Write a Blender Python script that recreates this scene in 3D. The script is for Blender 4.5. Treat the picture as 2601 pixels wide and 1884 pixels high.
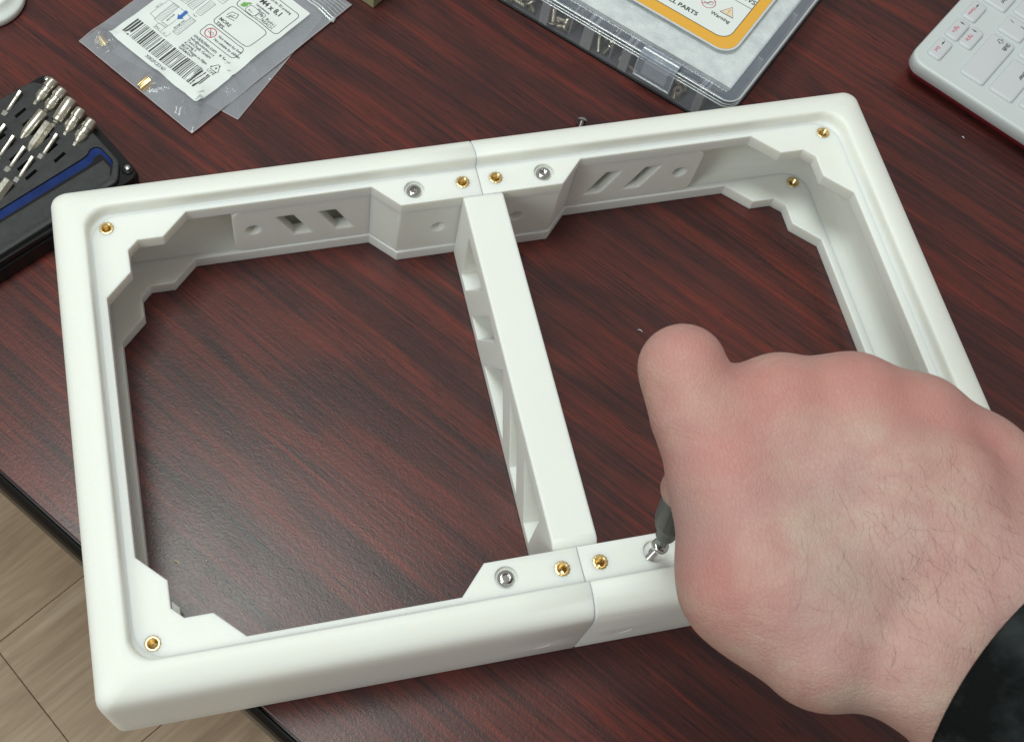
import bpy, bmesh, math, random
import numpy as np
from mathutils import Vector, Matrix
random.seed(7); np.random.seed(7)
S = 0.00118            # one modelling unit (u) in metres
scene = bpy.context.scene
COL = scene.collection
for o in list(bpy.data.objects): bpy.data.objects.remove(o)

# ------------------------------------------------------------------ camera
RC = np.array([[0.9801188157856162, -0.1914438113399067, 0.0521188453695161],
               [-0.15341018914339197, -0.8977923504602163, -0.4128367829083412],
               [0.1258269478688489, 0.3966335368507942, -0.9093126066624391]])
CC = np.array([-106.67577165044267, -182.98167360775776, 442.4983499187542])
FPX, PCX, PCY, PW, PH = 3009.4723732488146, 1011.7858387190238, 1014.7984512353128, 2601., 1884.
cam = bpy.data.cameras.new('camera'); camo = bpy.data.objects.new('camera', cam); COL.objects.link(camo)
m = Matrix.Identity(4)
for i in range(3):
    m[i][0] = RC[0][i]; m[i][1] = -RC[1][i]; m[i][2] = -RC[2][i]; m[i][3] = CC[i]*S
camo.matrix_world = m
cam.sensor_width = 36; cam.lens = FPX/PW*36
cam.shift_x = (PW/2-PCX)/PW; cam.shift_y = (PCY-PH/2)/PW
cam.clip_start = 0.01; cam.clip_end = 50
cam.dof.use_dof = True; cam.dof.focus_distance = 0.52; cam.dof.aperture_fstop = 45
scene.camera = camo
scene.render.resolution_x = 1024; scene.render.resolution_y = 741

# ------------------------------------------------------------------ light
w = bpy.data.worlds.new('World'); scene.world = w; w.use_nodes = True
bg = w.node_tree.nodes['Background']; bg.inputs[0].default_value = (0.97, 0.92, 0.865, 1); bg.inputs[1].default_value = 0.36
def area(name, loc, target, sx, sy, power, col):
    l = bpy.data.lights.new(name, 'AREA'); l.shape = 'RECTANGLE'; l.size = sx*S; l.size_y = sy*S
    l.energy = power; l.color = col
    o = bpy.data.objects.new(name, l); COL.objects.link(o)
    o.location = Vector(loc)*S
    o.rotation_euler = (Vector(target)*S-Vector(loc)*S).to_track_quat('-Z', 'Y').to_euler()
    return o
area('ceiling_panel', (-310, 230, 1500), (-30, 0, 0), 540, 480, 19.2, (0.90, 1.0, 0.955))
area('added_fill_panel', (-1700, -900, 1500), (0, 0, 0), 600, 1000, 24, (0.92, 1.0, 0.96))  # added fill lamp to brighten the bracket faces and the crossbar's left side
vs = scene.view_settings; vs.view_transform = 'Standard'; vs.look = 'None'; vs.exposure = 0; vs.gamma = 1
scene.render.engine = 'CYCLES'
scene.cycles.max_bounces = 10; scene.cycles.transparent_max_bounces = 16

# ------------------------------------------------------------------ helpers
def ray(px, py): return RC.T @ np.array([(px-PCX)/FPX, (py-PCY)/FPX, 1.])
def un(px, py, z=0.):          # photo pixel -> point on the horizontal plane z
    d = ray(px, py); return CC+d*((z-CC[2])/d[2])
def und(px, py, dist):         # photo pixel at a depth from the lens
    return CC+ray(px, py)*dist
def tag(o, label=None, cat=None, group=None, kind=None):
    if label: o['label'] = label
    if cat: o['category'] = cat
    if group: o['group'] = group
    if kind: o['kind'] = kind
    return o
def empty(name, mat=None, label=None, cat=None, group=None, kind=None):
    o = bpy.data.objects.new(name, None); COL.objects.link(o); o.empty_display_size = 0.01
    if mat is not None: o.matrix_world = mat
    return tag(o, label, cat, group, kind)
def frame_mat(o, x, y, z=None):  # local axes (numpy) at point o, in u
    x = Vector(x).normalized(); y = Vector(y).normalized(); z = x.cross(y).normalized()
    mm = Matrix.Identity(4)
    for i in range(3): mm[i][0] = x[i]; mm[i][1] = y[i]; mm[i][2] = z[i]; mm[i][3] = o[i]*S
    return mm
def axis_mat(o, zdir):
    z = Vector(zdir).normalized(); x = Vector((0, 0, 1)).cross(z)
    if x.length < 1e-3: x = Vector((1, 0, 0))
    x.normalize(); y = z.cross(x)
    return frame_mat(o, x, y)
def crisp(me, ang, big=40.):
    "smooth shading that keeps large flat faces truly flat"
    b = bmesh.new(); b.from_mesh(me); lim = math.radians(ang)
    for f in b.faces: f.smooth = True
    for e in b.edges:
        if len(e.link_faces) == 2:
            a = e.calc_face_angle(0); ar = max(f.calc_area() for f in e.link_faces)/S**2
            e.smooth = not (a > lim or (a > .12 and ar > big))
    b.to_mesh(me); b.free()
class MB:
    "collects shapes, in u"
    def __init__(s): s.v = []; s.f = []
    def add(s, vs_, fs):
        n = len(s.v); s.v += [tuple(map(float, p)) for p in vs_]; s.f += [tuple(i+n for i in f) for f in fs]; return s
    def box(s, a, b):
        x0, y0, z0 = a; x1, y1, z1 = b
        return s.add([(x0,y0,z0),(x1,y0,z0),(x1,y1,z0),(x0,y1,z0),(x0,y0,z1),(x1,y0,z1),(x1,y1,z1),(x0,y1,z1)],
                     [(0,3,2,1),(4,5,6,7),(0,1,5,4),(1,2,6,5),(2,3,7,6),(3,0,4,7)])
    def lathe(s, prof, n=24, M=None, cap0=True, cap1=True, rfun=None):   # prof: (r,z)
        vs_ = []
        for r, z in prof:
            for k in range(n):
                a = 2*math.pi*k/n; rr = rfun(r, z, a, k) if rfun else r
                vs_.append((rr*math.cos(a), rr*math.sin(a), z))
        if M is not None: vs_ = [tuple(M @ Vector(p)) for p in vs_]
        fs = []
        for i in range(len(prof)-1):
            for k in range(n):
                a, b = i*n+k, i*n+(k+1) % n; fs.append((a, b, b+n, a+n))
        if cap0: fs.append(tuple(range(n-1, -1, -1)))
        if cap1: fs.append(tuple(range((len(prof)-1)*n, len(prof)*n)))
        return s.add(vs_, fs)
    def prism(s, poly, z0, z1, ch=0., axes=None):  # poly ccw 2D; chamfered edges
        L = [(z0, ch), (z0+ch, 0), (z1-ch, 0), (z1, ch)] if ch else [(z0, 0), (z1, 0)]
        if ch: L = [(z0, ch), (z0+ch*.3, ch*.3), (z0+ch, 0), (z1-ch, 0), (z1-ch*.3, ch*.3), (z1, ch)]
        vs_ = []; n = len(poly)
        for z, c in L:
            for (x, y) in offset(poly, -c): vs_.append((x, y, z))
        if axes: vs_ = [axes(*p) for p in vs_]
        fs = [tuple(range(n-1, -1, -1)), tuple(range((len(L)-1)*n, len(L)*n))]
        for i in range(len(L)-1):
            for k in range(n):
                a, b = i*n+k, i*n+(k+1) % n; fs.append((a, b, b+n, a+n))
        return s.add(vs_, fs)
    def tube(s, pts, r, n=8, caps=True):
        pts = [Vector(p) for p in pts]; rs = r if hasattr(r, '__len__') else [r]*len(pts)
        vs_ = []; up = None
        for i, p in enumerate(pts):
            t = (pts[min(i+1, len(pts)-1)]-pts[max(i-1, 0)]).normalized()
            if up is None:
                up = Vector((0, 0, 1)) if abs(t.z) < .9 else Vector((1, 0, 0))
            a = (up-t*up.dot(t)).normalized(); b = t.cross(a); up = a
            for k in range(n):
                q = 2*math.pi*k/n; vs_.append(p+a*math.cos(q)*rs[i]+b*math.sin(q)*rs[i])
        fs = []
        for i in range(len(pts)-1):
            for k in range(n):
                c, d = i*n+k, i*n+(k+1) % n; fs.append((c, d, d+n, c+n))
        if caps: fs += [tuple(range(n-1, -1, -1)), tuple(range((len(pts)-1)*n, len(pts)*n))]
        return s.add(vs_, fs)
    def mesh(s, name, mat, ang=35):
        me = bpy.data.meshes.new(name); me.from_pydata([(x*S, y*S, z*S) for x, y, z in s.v], [], s.f)
        me.materials.append(mat); me.validate(); me.update()
        if ang: crisp(me, ang)
        return me
    def build(s, name, mat, parent=None, ang=35, fix=False):
        me = s.mesh(name, mat, ang)
        if fix:
            b = bmesh.new(); b.from_mesh(me); bmesh.ops.recalc_face_normals(b, faces=b.faces); b.to_mesh(me); b.free()
            if ang: crisp(me, ang)
        return link(name, me, parent)
def link(name, me, parent=None, mat=None):
    o = bpy.data.objects.new(name, me); COL.objects.link(o)
    if parent is not None: o.parent = parent
    if mat is not None: o.matrix_local = mat
    return o
def offset(poly, d):  # ccw polygon; positive = outward, mitred
    if abs(d) < 1e-9: return list(poly)
    n = len(poly); out = []
    for i in range(n):
        p0, p1, p2 = np.array(poly[i-1], float), np.array(poly[i], float), np.array(poly[(i+1) % n], float)
        a = (p1-p0)/np.linalg.norm(p1-p0); b = (p2-p1)/np.linalg.norm(p2-p1)
        na = np.array([a[1], -a[0]]); nb = np.array([b[1], -b[0]])
        mm = na+nb; mm /= max(1e-6, mm@na+0*1) if abs(mm@na) > 1e-6 else 1
        out.append(tuple(p1+mm*d))
    return out
def rrect(x0, y0, x1, y1, r, n=6):
    out = []
    for cx, cy, a0 in ((x1-r, y0+r, -90), (x1-r, y1-r, 0), (x0+r, y1-r, 90), (x0+r, y0+r, 180)):
        for k in range(n+1):
            a = math.radians(a0+90*k/n); out.append((cx+r*math.cos(a), cy+r*math.sin(a)))
    return out
def circ(x, y, r, n=24): return [(x+r*math.cos(2*math.pi*k/n), y+r*math.sin(2*math.pi*k/n)) for k in range(n)]
def recalc(me):
    b = bmesh.new(); b.from_mesh(me); bmesh.ops.recalc_face_normals(b, faces=b.faces); b.to_mesh(me); b.free()
def cut(obj, cutter, bevel=0, ang=35, big=40.):
    "boolean difference with a collected cutter, applied at once"
    recalc(obj.data)
    if cutter is not None:
        cm = cutter.mesh('cutter', obj.data.materials[0], 0); recalc(cm)
        co = bpy.data.objects.new('cutter', cm); COL.objects.link(co); co.parent = obj.parent
        co.matrix_basis = obj.matrix_basis.copy()
        md = obj.modifiers.new('cut', 'BOOLEAN'); md.operation = 'DIFFERENCE'; md.solver = 'EXACT'; md.object = co
        md.use_self = True
    if bevel:
        mb = obj.modifiers.new('bevel', 'BEVEL'); mb.width = bevel*S; mb.segments = 2; mb.limit_method = 'ANGLE'; mb.angle_limit = math.radians(40)
    bpy.context.view_layer.update()
    dg = bpy.context.evaluated_depsgraph_get()
    me = bpy.data.meshes.new_from_object(obj.evaluated_get(dg))
    obj.modifiers.clear(); obj.data = me
    if cutter is not None: bpy.data.objects.remove(co)
    crisp(me, ang, big)
    return obj
def copy_tree(o, parent=None):
    c = o.copy(); COL.objects.link(c); c.parent = parent
    for ch in list(o.children): copy_tree(ch, c)
    return c

# ------------------------------------------------------------------ materials
def mat(name, col=(.8, .8, .8), rough=.5, metal=0., spec=None, alpha=None, sss=0., sssr=None, coat=0., trans=0., ior=None, sheen=0.):
    m_ = bpy.data.materials.new(name); m_.use_nodes = True; b = m_.node_tree.nodes['Principled BSDF']
    I = b.inputs; I['Base Color'].default_value = (*col, 1); I['Roughness'].default_value = rough; I['Metallic'].default_value = metal
    if spec is not None: I['Specular IOR Level'].default_value = spec
    if alpha is not None: I['Alpha'].default_value = alpha
    if sss: I['Subsurface Weight'].default_value = sss; I['Subsurface Radius'].default_value = sssr or (1, .6, .4); I['Subsurface Scale'].default_value = .0035
    if coat: I['Coat Weight'].default_value = coat; I['Coat Roughness'].default_value = .1
    if trans: I['Transmission Weight'].default_value = trans
    if ior: I['IOR'].default_value = ior
    if sheen: I['Sheen Weight'].default_value = sheen
    return m_
class NT:
    def __init__(s, m_): s.t = m_.node_tree; s.b = s.t.nodes['Principled BSDF']
    def n(s, typ, **k):
        x = s.t.nodes.new(typ)
        for a, v in k.items(): setattr(x, a, v)
        return x
    def l(s, a, b): s.t.links.new(a, b)
    def coords(s, scale=(1, 1, 1), rot=(0, 0, 0), kind='Object'):  # coordinates in u
        c = s.n('ShaderNodeTexCoord'); mp = s.n('ShaderNodeMapping'); s.l(c.outputs[kind], mp.inputs[0])
        mp.inputs['Scale'].default_value = [a/S for a in scale]; mp.inputs['Rotation'].default_value = rot
        return mp.outputs[0]
    def noise(s, vec, scale=1., detail=3., rough=.5, dist=0., out='Fac'):
        x = s.n('ShaderNodeTexNoise'); s.l(vec, x.inputs['Vector'])
        x.inputs['Scale'].default_value = scale; x.inputs['Detail'].default_value = detail
        x.inputs['Roughness'].default_value = rough; x.inputs['Distortion'].default_value = dist
        return x.outputs[out]
    def ramp(s, fac, stops):
        x = s.n('ShaderNodeValToRGB'); s.l(fac, x.inputs[0]); e = x.color_ramp.elements
        while len(e) < len(stops): e.new(.5)
        for i, (p, c) in enumerate(stops): e[i].position = p; e[i].color = (*c, 1) if len(c) == 3 else c
        return x.outputs[0]
    def mix(s, fac, a, b, mode='MIX'):
        x = s.n('ShaderNodeMix', data_type='RGBA', blend_type=mode)
        for v, i in ((fac, 0), (a, 6), (b, 7)):
            if hasattr(v, 'links') or hasattr(v, 'is_linked'): s.l(v, x.inputs[i])
            elif i == 0: x.inputs[i].default_value = v
            else: x.inputs[i].default_value = (*v, 1)
        return x.outputs[2]
    def math(s, op, a, b=None):
        x = s.n('ShaderNodeMath', operation=op)
        for i, v in enumerate((a, b)):
            if v is None: continue
            if hasattr(v, 'is_linked'): s.l(v, x.inputs[i])
            else: x.inputs[i].default_value = v
        return x.outputs[0]
    def bump(s, h, strength=.3, dist=.2, prev=None):
        x = s.n('ShaderNodeBump'); x.inputs['Strength'].default_value = strength; x.inputs['Distance'].default_value = dist*S
        s.l(h, x.inputs['Height'])
        if prev is not None: s.l(prev, x.inputs['Normal'])
        return x.outputs[0]

# white printed resin
M_white = mat('white_resin', (.85, .855, .81), .5, sss=.55, sssr=(1, .86, .60))
M_white.node_tree.nodes['Principled BSDF'].inputs['Subsurface Scale'].default_value = .0055
t = NT(M_white); v = t.coords()
n1 = t.noise(v, .6, 4); n2 = t.noise(v, .02, 3)
t.l(t.mix(n2, (.80, .812, .768), (.83, .842, .798)), t.b.inputs['Base Color'])
t.l(t.bump(t.noise(v, 1.6, 3), .22, .12), t.b.inputs['Normal'])
t.l(t.math('ADD', t.math('MULTIPLY', n1, .15), .44), t.b.inputs['Roughness'])

# red mahogany laminate, grain along local x
M_wood = mat('mahogany_laminate', (.08, .03, .03), .35, spec=.36)
t = NT(M_wood)
v = t.coords()
warp = t.noise(t.coords((.0042, .0145, 1)), 1., 2.5, .5)
warp2 = t.noise(t.coords((.010, .06, 1)), 1., 3., .6)
fine = t.noise(t.coords((.018, .95, 1)), 1., 5., .7)
mid = t.noise(t.coords((.0050, .27, 1)), 1., 6., .68)
sep = t.n('ShaderNodeSeparateXYZ'); t.l(v, sep.inputs[0])
val = t.math('ADD', t.math('MULTIPLY', sep.outputs[1], .030), t.math('MULTIPLY', warp, 5.2))
val = t.math('ADD', val, t.math('MULTIPLY', warp2, 1.3))
val = t.math('ADD', val, t.math('MULTIPLY', fine, .35))
bands = t.math('ADD', t.math('MULTIPLY', t.math('SINE', t.math('MULTIPLY', val, 6.283)), .5), .5)
tone = t.math('ADD', t.math('ADD', t.math('MULTIPLY', bands, .15), .06), t.math('MULTIPLY', mid, .76))
tone = t.math('ADD', tone, t.math('MULTIPLY', t.math('SUBTRACT', fine, .5), .74))
base = t.ramp(tone, [(.30, (.034, .0170, .0178)), (.44, (.058, .0210, .0200)), (.56, (.090, .0250, .0215)), (.72, (.155, .030, .0225))])
pore = t.noise(t.coords((.07, 1.6, 1)), 1., 2., .6)
base = t.mix(t.ramp(pore, [(.30, (1, 1, 1)), (.40, (0, 0, 0))]), base, (.017, .012, .013))
t.l(base, t.b.inputs['Base Color'])
wr = t.noise(t.coords((.50, .72, 1)), 1., 2.5, .55, 1.3)
wr2 = t.noise(t.coords((.10, 1.3, 1)), 1., 3., .6)
bn = t.bump(wr, .23, .25); bn = t.bump(wr2, .07, .15, bn)
t.l(bn, t.b.inputs['Normal'])
smg = t.noise(t.coords((.012, .012, 1)), 1., 4., .6, .8)
t.l(t.math('ADD', t.math('ADD', t.math('MULTIPLY', wr, .10), .19), t.math('MULTIPLY', smg, .14)), t.b.inputs['Roughness'])

M_black = mat('black_edge', (.004, .004, .004), .30, spec=.25)
M_blackp = mat('black_tray', (.020, .022, .022), .55)
t = NT(M_blackp); v = t.coords(); t.l(t.bump(t.noise(v, 1.2, 3), .25, .15), t.b.inputs['Normal'])
t.l(t.ramp(t.noise(v, .25, 5, .7), [(.3, (.014, .016, .016)), (.7, (.032, .034, .034))]), t.b.inputs['Base Color'])
M_blackg = mat('black_gloss', (.006, .006, .007), .22)
M_blue = mat('blue_foam', (.012, .040, .19), .7, spec=.2)
t = NT(M_blue); v = t.coords(); t.l(t.ramp(t.noise(v, .15, 3), [(.3, (.005, .018, .10)), (.7, (.010, .032, .16))]), t.b.inputs['Base Color'])
M_steel = mat('steel', (.62, .62, .60), .22, 1.)
M_steelbit = mat('satin_steel', (.56, .53, .46), .30, 1.)
t = NT(M_steelbit); v = t.coords(); t.l(t.bump(t.noise(v, 1.3, 3), .15, .1), t.b.inputs['Normal'])
t.l(t.math('ADD', t.math('MULTIPLY', t.noise(v, .8, 2), .25), .2), t.b.inputs['Roughness'])
M_chrome = mat('polished_steel', (.56, .56, .55), .17, 1.)
M_brass = mat('brass', (.86, .66, .34), .3, 1.)
M_brassd = mat('brass_thread', (.50, .31, .09), .3, 1.)
M_toolgrey = mat('dark_green_steel', (.115, .13, .115), .38, .6)
M_handle = mat('dark_handle', (.035, .040, .035), .5)
M_skin = mat('skin', (.5, .3, .25), .56, sss=.16, sssr=(1, .38, .22), spec=.35)
t = NT(M_skin); v = t.coords()
a1 = t.noise(v, .045, 4, .6, .6); a2 = t.noise(v, .16, 4, .65); a3 = t.noise(v, .028, 2)
c = t.ramp(a1, [(.38, (.43, .240, .215)), (.50, (.46, .282, .243)), (.62, (.475, .338, .280))])
c = t.mix(t.ramp(a2, [(.42, (0, 0, 0)), (.72, (.5, .5, .5))]), c, (.42, .215, .19))
c = t.mix(t.ramp(a3, [(.50, (0, 0, 0)), (.66, (.42, .42, .42))]), c, (.36, .28, .27))
VC = t.n('ShaderNodeAttribute', attribute_name='flush'); c = t.mix(t.math('MULTIPLY', VC.outputs['Fac'], .66), c, (.47, .185, .165))
t.l(c, t.b.inputs['Base Color'])
vo = t.n('ShaderNodeTexVoronoi', feature='DISTANCE_TO_EDGE'); t.l(t.coords((1, .55, .8), (.3, .2, .6)), vo.inputs['Vector']); vo.inputs['Scale'].default_value = .9
lines = t.ramp(vo.outputs['Distance'], [(0, (0, 0, 0)), (.12, (1, 1, 1))])
bn = t.bump(lines, .6, .10); bn = t.bump(t.noise(t.coords((.16, .42, .3), (.2, .4, .5)), 1., 4, .6, .8), .38, .55, bn); bn = t.bump(t.noise(v, 1.7, 3),   .45, .14, bn)
t.l(bn, t.b.inputs['Normal'])
M_hair = mat('brown_hair', (.24, .16, .12), .6, alpha=.36)
M_nail = mat('nail', (.66, .45, .40), .3, coat=.3)
M_sleeve = mat('black_knit', (.008, .009, .0095), .95, spec=.1)
t = NT(M_sleeve); v = t.coords(); t.l(t.bump(t.noise(v, .9, 3, .6), .8, .5), t.b.inputs['Normal'])
t.l(t.ramp(t.noise(v, .07, 4, .6), [(.42, (.005, .0056, .006)), (.72, (.026, .030, .031))]), t.b.inputs['Base Color'])
M_kb = mat('keyboard_white', (.58, .62, .625), .40)
M_key = mat('key_white', (.58, .60, .63), .42)
M_red = mat('shaded_raspberry_red', (.22, .010, .022), .45)  # red darkened, the shade on the keyboard's underside is in the colour
M_inkk = mat('black_ink', (.05, .055, .055), .6)
M_inkr = mat('red_ink', (.62, .16, .22), .6)
M_inkred = mat('sign_red', (.55, .08, .10), .5)
M_inkblue = mat('blue_ink', (.03, .13, .45), .5)
M_inkgreen = mat('green_ink', (.18, .42, .10), .5)
M_paper = mat('paper', (.76, .80, .79), .55)
M_orange = mat('orange_print', (.80, .42, .055), .35, coat=.3)
M_cream = mat('cream_print', (.82, .66, .45), .4)
M_clear = mat('clear_plastic', (.80, .85, .90), .10, alpha=.08, spec=.6)
M_clear2 = mat('clear_plastic_thick', (.42, .47, .56), .10, alpha=.34, spec=.6)
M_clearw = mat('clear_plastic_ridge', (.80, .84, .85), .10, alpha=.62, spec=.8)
M_frost = mat('frosted_divider', (.42, .43, .46), .35, alpha=.5)
M_dark = mat('box_floor', (.09, .092, .11), .35, alpha=.92)
M_foam = mat('foam_sheet', (.66, .70, .715), .38)
t = NT(M_foam); v = t.coords(); nn = t.noise(v, .55, 5, .7); t.l(t.bump(nn, .8, .6), t.b.inputs['Normal'])
t.l(t.ramp(t.noise(v, .12, 5, .65), [(.35, (.57, .61, .635)), (.65, (.72, .76, .765))]), t.b.inputs['Base Color'])
M_bag = mat('zip_bag_film', (.44, .455, .50), .12, alpha=.40, spec=.55)
t = NT(M_bag); v = t.coords(); nn = t.noise(v, .035, 3, .5, 1.)
t.l(t.math('ADD', t.math('MULTIPLY', nn, .36), .26), t.b.inputs['Alpha'])
t.l(t.bump(t.noise(v, .06, 3, .5, 1.), .8, 2.5), t.b.inputs['Normal'])
M_bagr = mat('zip_bag_rim', (.62, .56, .57), .2, alpha=.7)
M_kraft = mat('kraft_card', (.30, .29, .17), .7)
M_ring = mat('white_plastic', (.74, .78, .76), .3, sss=.2, sssr=(1, .9, .7))
M_chip = mat('wood_sliver', (.62, .50, .36), .6)
M_lint = mat('lint', (.6, .6, .68), .6)
M_leg = mat('leg_metal', (.03, .03, .03), .4, .5)

# floor planks
def plank_mat(i):
    m_ = mat('floor_plank_finish', (.2, .15, .1), .5); t = NT(m_)
    k = 1.36+.30*random.random()
    v = t.coords((.004, .03, 1)); n_ = t.noise(v, 1., 5, .6, 1.2)
    n2_ = t.noise(t.coords((.012, .22, 1)), 1., 4, .6)
    c_ = t.ramp(n_, [(.3, (.23*k, .163*k, .104*k)), (.5, (.32*k, .240*k, .160*k)), (.7, (.41*k, .325*k, .230*k))])
    c_ = t.mix(t.ramp(n2_, [(.45, (0, 0, 0)), (.8, (.5, .5, .5))]), c_, (.16*k, .10*k, .065*k))
    t.l(c_, t.b.inputs['Base Color']); t.l(t.bump(n2_, .15, .3), t.b.inputs['Normal'])
    return m_

# ------------------------------------------------------------------ floor
FZ = -620.
floor = empty('floor', kind='structure')
th = math.radians(31.2); ex = np.array([math.cos(th), math.sin(th)]); ey = np.array([-ex[1], ex[0]])
pm = [plank_mat(i) for i in range(6)]
meshes = []
for i in range(6):
    b = MB(); b.prism(rrect(0, .35, 1020.8, 151.65, .8, 1), -8, 0, .4); meshes.append(b.mesh('plank', pm[i]))
P0 = np.array([-354., 109.])
jx = (np.array([-325., 51.])-P0) @ ex
for row in range(-14, 20):
    for k in range(-3, 5):
        off = jx+(0 if row == -1 else random.uniform(120, 900))
        q = P0+ex*(off+k*1021.5)+ey*(row*152)
        o = link('plank', meshes[random.randrange(6)], floor)
        o.location = (q[0]*S, q[1]*S, FZ*S); o.rotation_euler = (0, 0, th)
b = MB(); b.box((-3500, -3500, FZ-14), (3500, 3500, FZ-8.2)); b.build('subfloor', mat('grout', (.17, .12, .075), .8), floor)

# ------------------------------------------------------------------ table
gx = np.array([98.8, -123.2])/157.93; gy = np.array([-gx[1], gx[0]])   # gx along the edge, gy inwards (away from the floor gap)
E0 = np.array([-205.7, 5.9, 0.])
TM = frame_mat(E0, (gx[0], gx[1], 0), (gy[0], gy[1], 0))
table = empty('table', TM, 'mahogany laminate table with a black moulded edge, under the white frame and tools', 'table')
b = MB(); b.prism(rrect(-700, .5, 900, 900, 1), -22, 0, .4); b.build('tabletop', M_wood, table)
prof = [(.9, .0), (.5, -.9), (-.1, -.9), (-.4, -.2), (-.9, .25), (-1.5, .1), (-2.2, -.9), (-3.2, -2.4), (-4.0, -4.8), (-4.3, -8), (-4.3, -17), (-3.6, -20.5), (-1., -22.2), (.45, -22.4)]
b = MB(); vs_ = []; fs = []
for x in (-700, 900):
    for y, z in prof: vs_.append((x, y, z))
n = len(prof)
for k in range(n-1): fs.append((k, k+1, n+k+1, n+k))
b.add(vs_, fs); b.build('edge_band', M_black, table, 60)
for x, y in ((-600, 90), (800, 90), (-600, 820), (800, 820)):
    b = MB(); b.lathe([(18, -598), (18, -22.6)], 20, Matrix.Translation((x, y, 0))); b.lathe([(26, -597.9+-22), (26, -598), (20, -590)], 20, Matrix.Translation((x, y, 0)))
    b.build('leg', M_leg, table)

# ------------------------------------------------------------------ small hardware makers
def screw_mesh(L=12.):
    b = MB(); hr = 3.1
    # domed button head with hex socket, top at z=0, shank downwards
    prof = [(.02, -1.3), (1.35, -1.3), (1.45, -.15), (1.6, .0), (2.1, -.03), (2.65, -.30), (2.98, -.85), (3.1, -1.5), (3.1, -1.75), (2.95, -1.9), (1.32, -1.9)]
    z = -1.9
    while z > -L:
        prof += [(1.32, z-.1), (1.12, z-.3)]; z -= .42
    prof += [(1.0, z-.3), (.05, z-.6)]
    def rf(r, z, a, k):
        if r < 1.5 and z > -1.35: return r*1.06/max(abs(math.cos((a % (math.pi/3))-math.pi/6)), .01)*.97
        return r
    b.lathe(prof, 30, rfun=rf)
    return b
SCREW = {}
def screw_me(L, m_=None):
    k = (L, m_.name if m_ else '')
    if k not in SCREW:
        me = screw_mesh(L).mesh('screw', m_ or M_chrome, 38); recalc(me); me.shade_smooth(); me.set_sharp_from_angle(angle=math.radians(38)); SCREW[k] = me
    return SCREW[k]
def insert_mesh():
    b = MB(); n = 48
    prof = [(2.8, -6.0), (2.8, -.1), (2.72, .10), (2.5, .22), (2.05, .22), (1.85, .05)]
    z = -.1
    while z > -6.2:
        prof += [(1.62, z-.12), (1.85, z-.36)]; z -= .55
    prof += [(.9, -6.6), (.05, -7.0)]
    def rf(r, z, a, k):
        if r > 2.4: return r+(.16 if k % 4 < 2 else -.08)
        return r
    b.lathe(prof, n, rfun=rf, cap0=False)
    me = b.mesh('threaded_insert', M_brass, 40); return me
INS = insert_mesh()

# ------------------------------------------------------------------ white frame
FR = empty('monitor_frame', Matrix.Identity(4), 'white plastic double-window frame lying on the table, held together by screws and brass inserts', 'frame')
OX, OY, ZS = 171.3, 102.4, 42.6
AX, AY, a1_, a2_, a3_, a4_, U1, U2, VV = 152.72, 85.87, 34.03, 23.96, 14.11, 10.02, 43.88, 33.72, 10.61
def ring_pts(i, sx, xc, ends=.35):
    "left (sx=-1) half path at inset i, starting at the far seam"
    X = OX-i*15/14; Y = OY-i
    r = np.interp(i, [0, 2, 12, 14.2, 18], [4.8, 5.4, 8, 11, 10])
    P = [(xc, Y)]
    for k in range(2, 11): P.append((xc+(X-r-xc)*k/11. if k < 11 else X-r, Y))
    for k in range(0, 11):
        a = math.radians(90-9*k); P.append((X-r+r*math.cos(a), Y-r+r*math.sin(a)))
    for k in range(0, 11):
        a = math.radians(-9*k); P.append((X-r+r*math.cos(a), -Y+r+r*math.sin(a)))
    P += [(x, -Y) for x, _ in reversed(P[1:10])]+[(xc, -Y)]
    return [(sx*x, y) for x, y in P]
PROF = [(1.2, .25), (.3, .8), (0, 2), (0, 12), (0, 24), (.02, 33), (.12, 37), (.45, 40.2), (1.1, 42.7), (2.1, 44.5), (3.6, 45.95), (5.5, 47.0), (7.8, 47.85), (9.8, 48.25), (12.1, 48.28), (12.6, 48.05), (12.95, 47.4), (13.1, 46.4), (13.2, 44.4), (13.35, 43.4), (13.7, 42.8), (14.4, 42.58), (15.2, 42.2),
        (15.2, 36.4), (9, 36.3), (6, 35.2), (4.4, 32.5), (4.0, 29), (4.0, 15), (4.5, 11.5), (6.2, 8.5), (9, 6.9), (12, 6.45), (15.2, 6.3), (15.2, .4)]
def outward(k): return k <= 22
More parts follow.
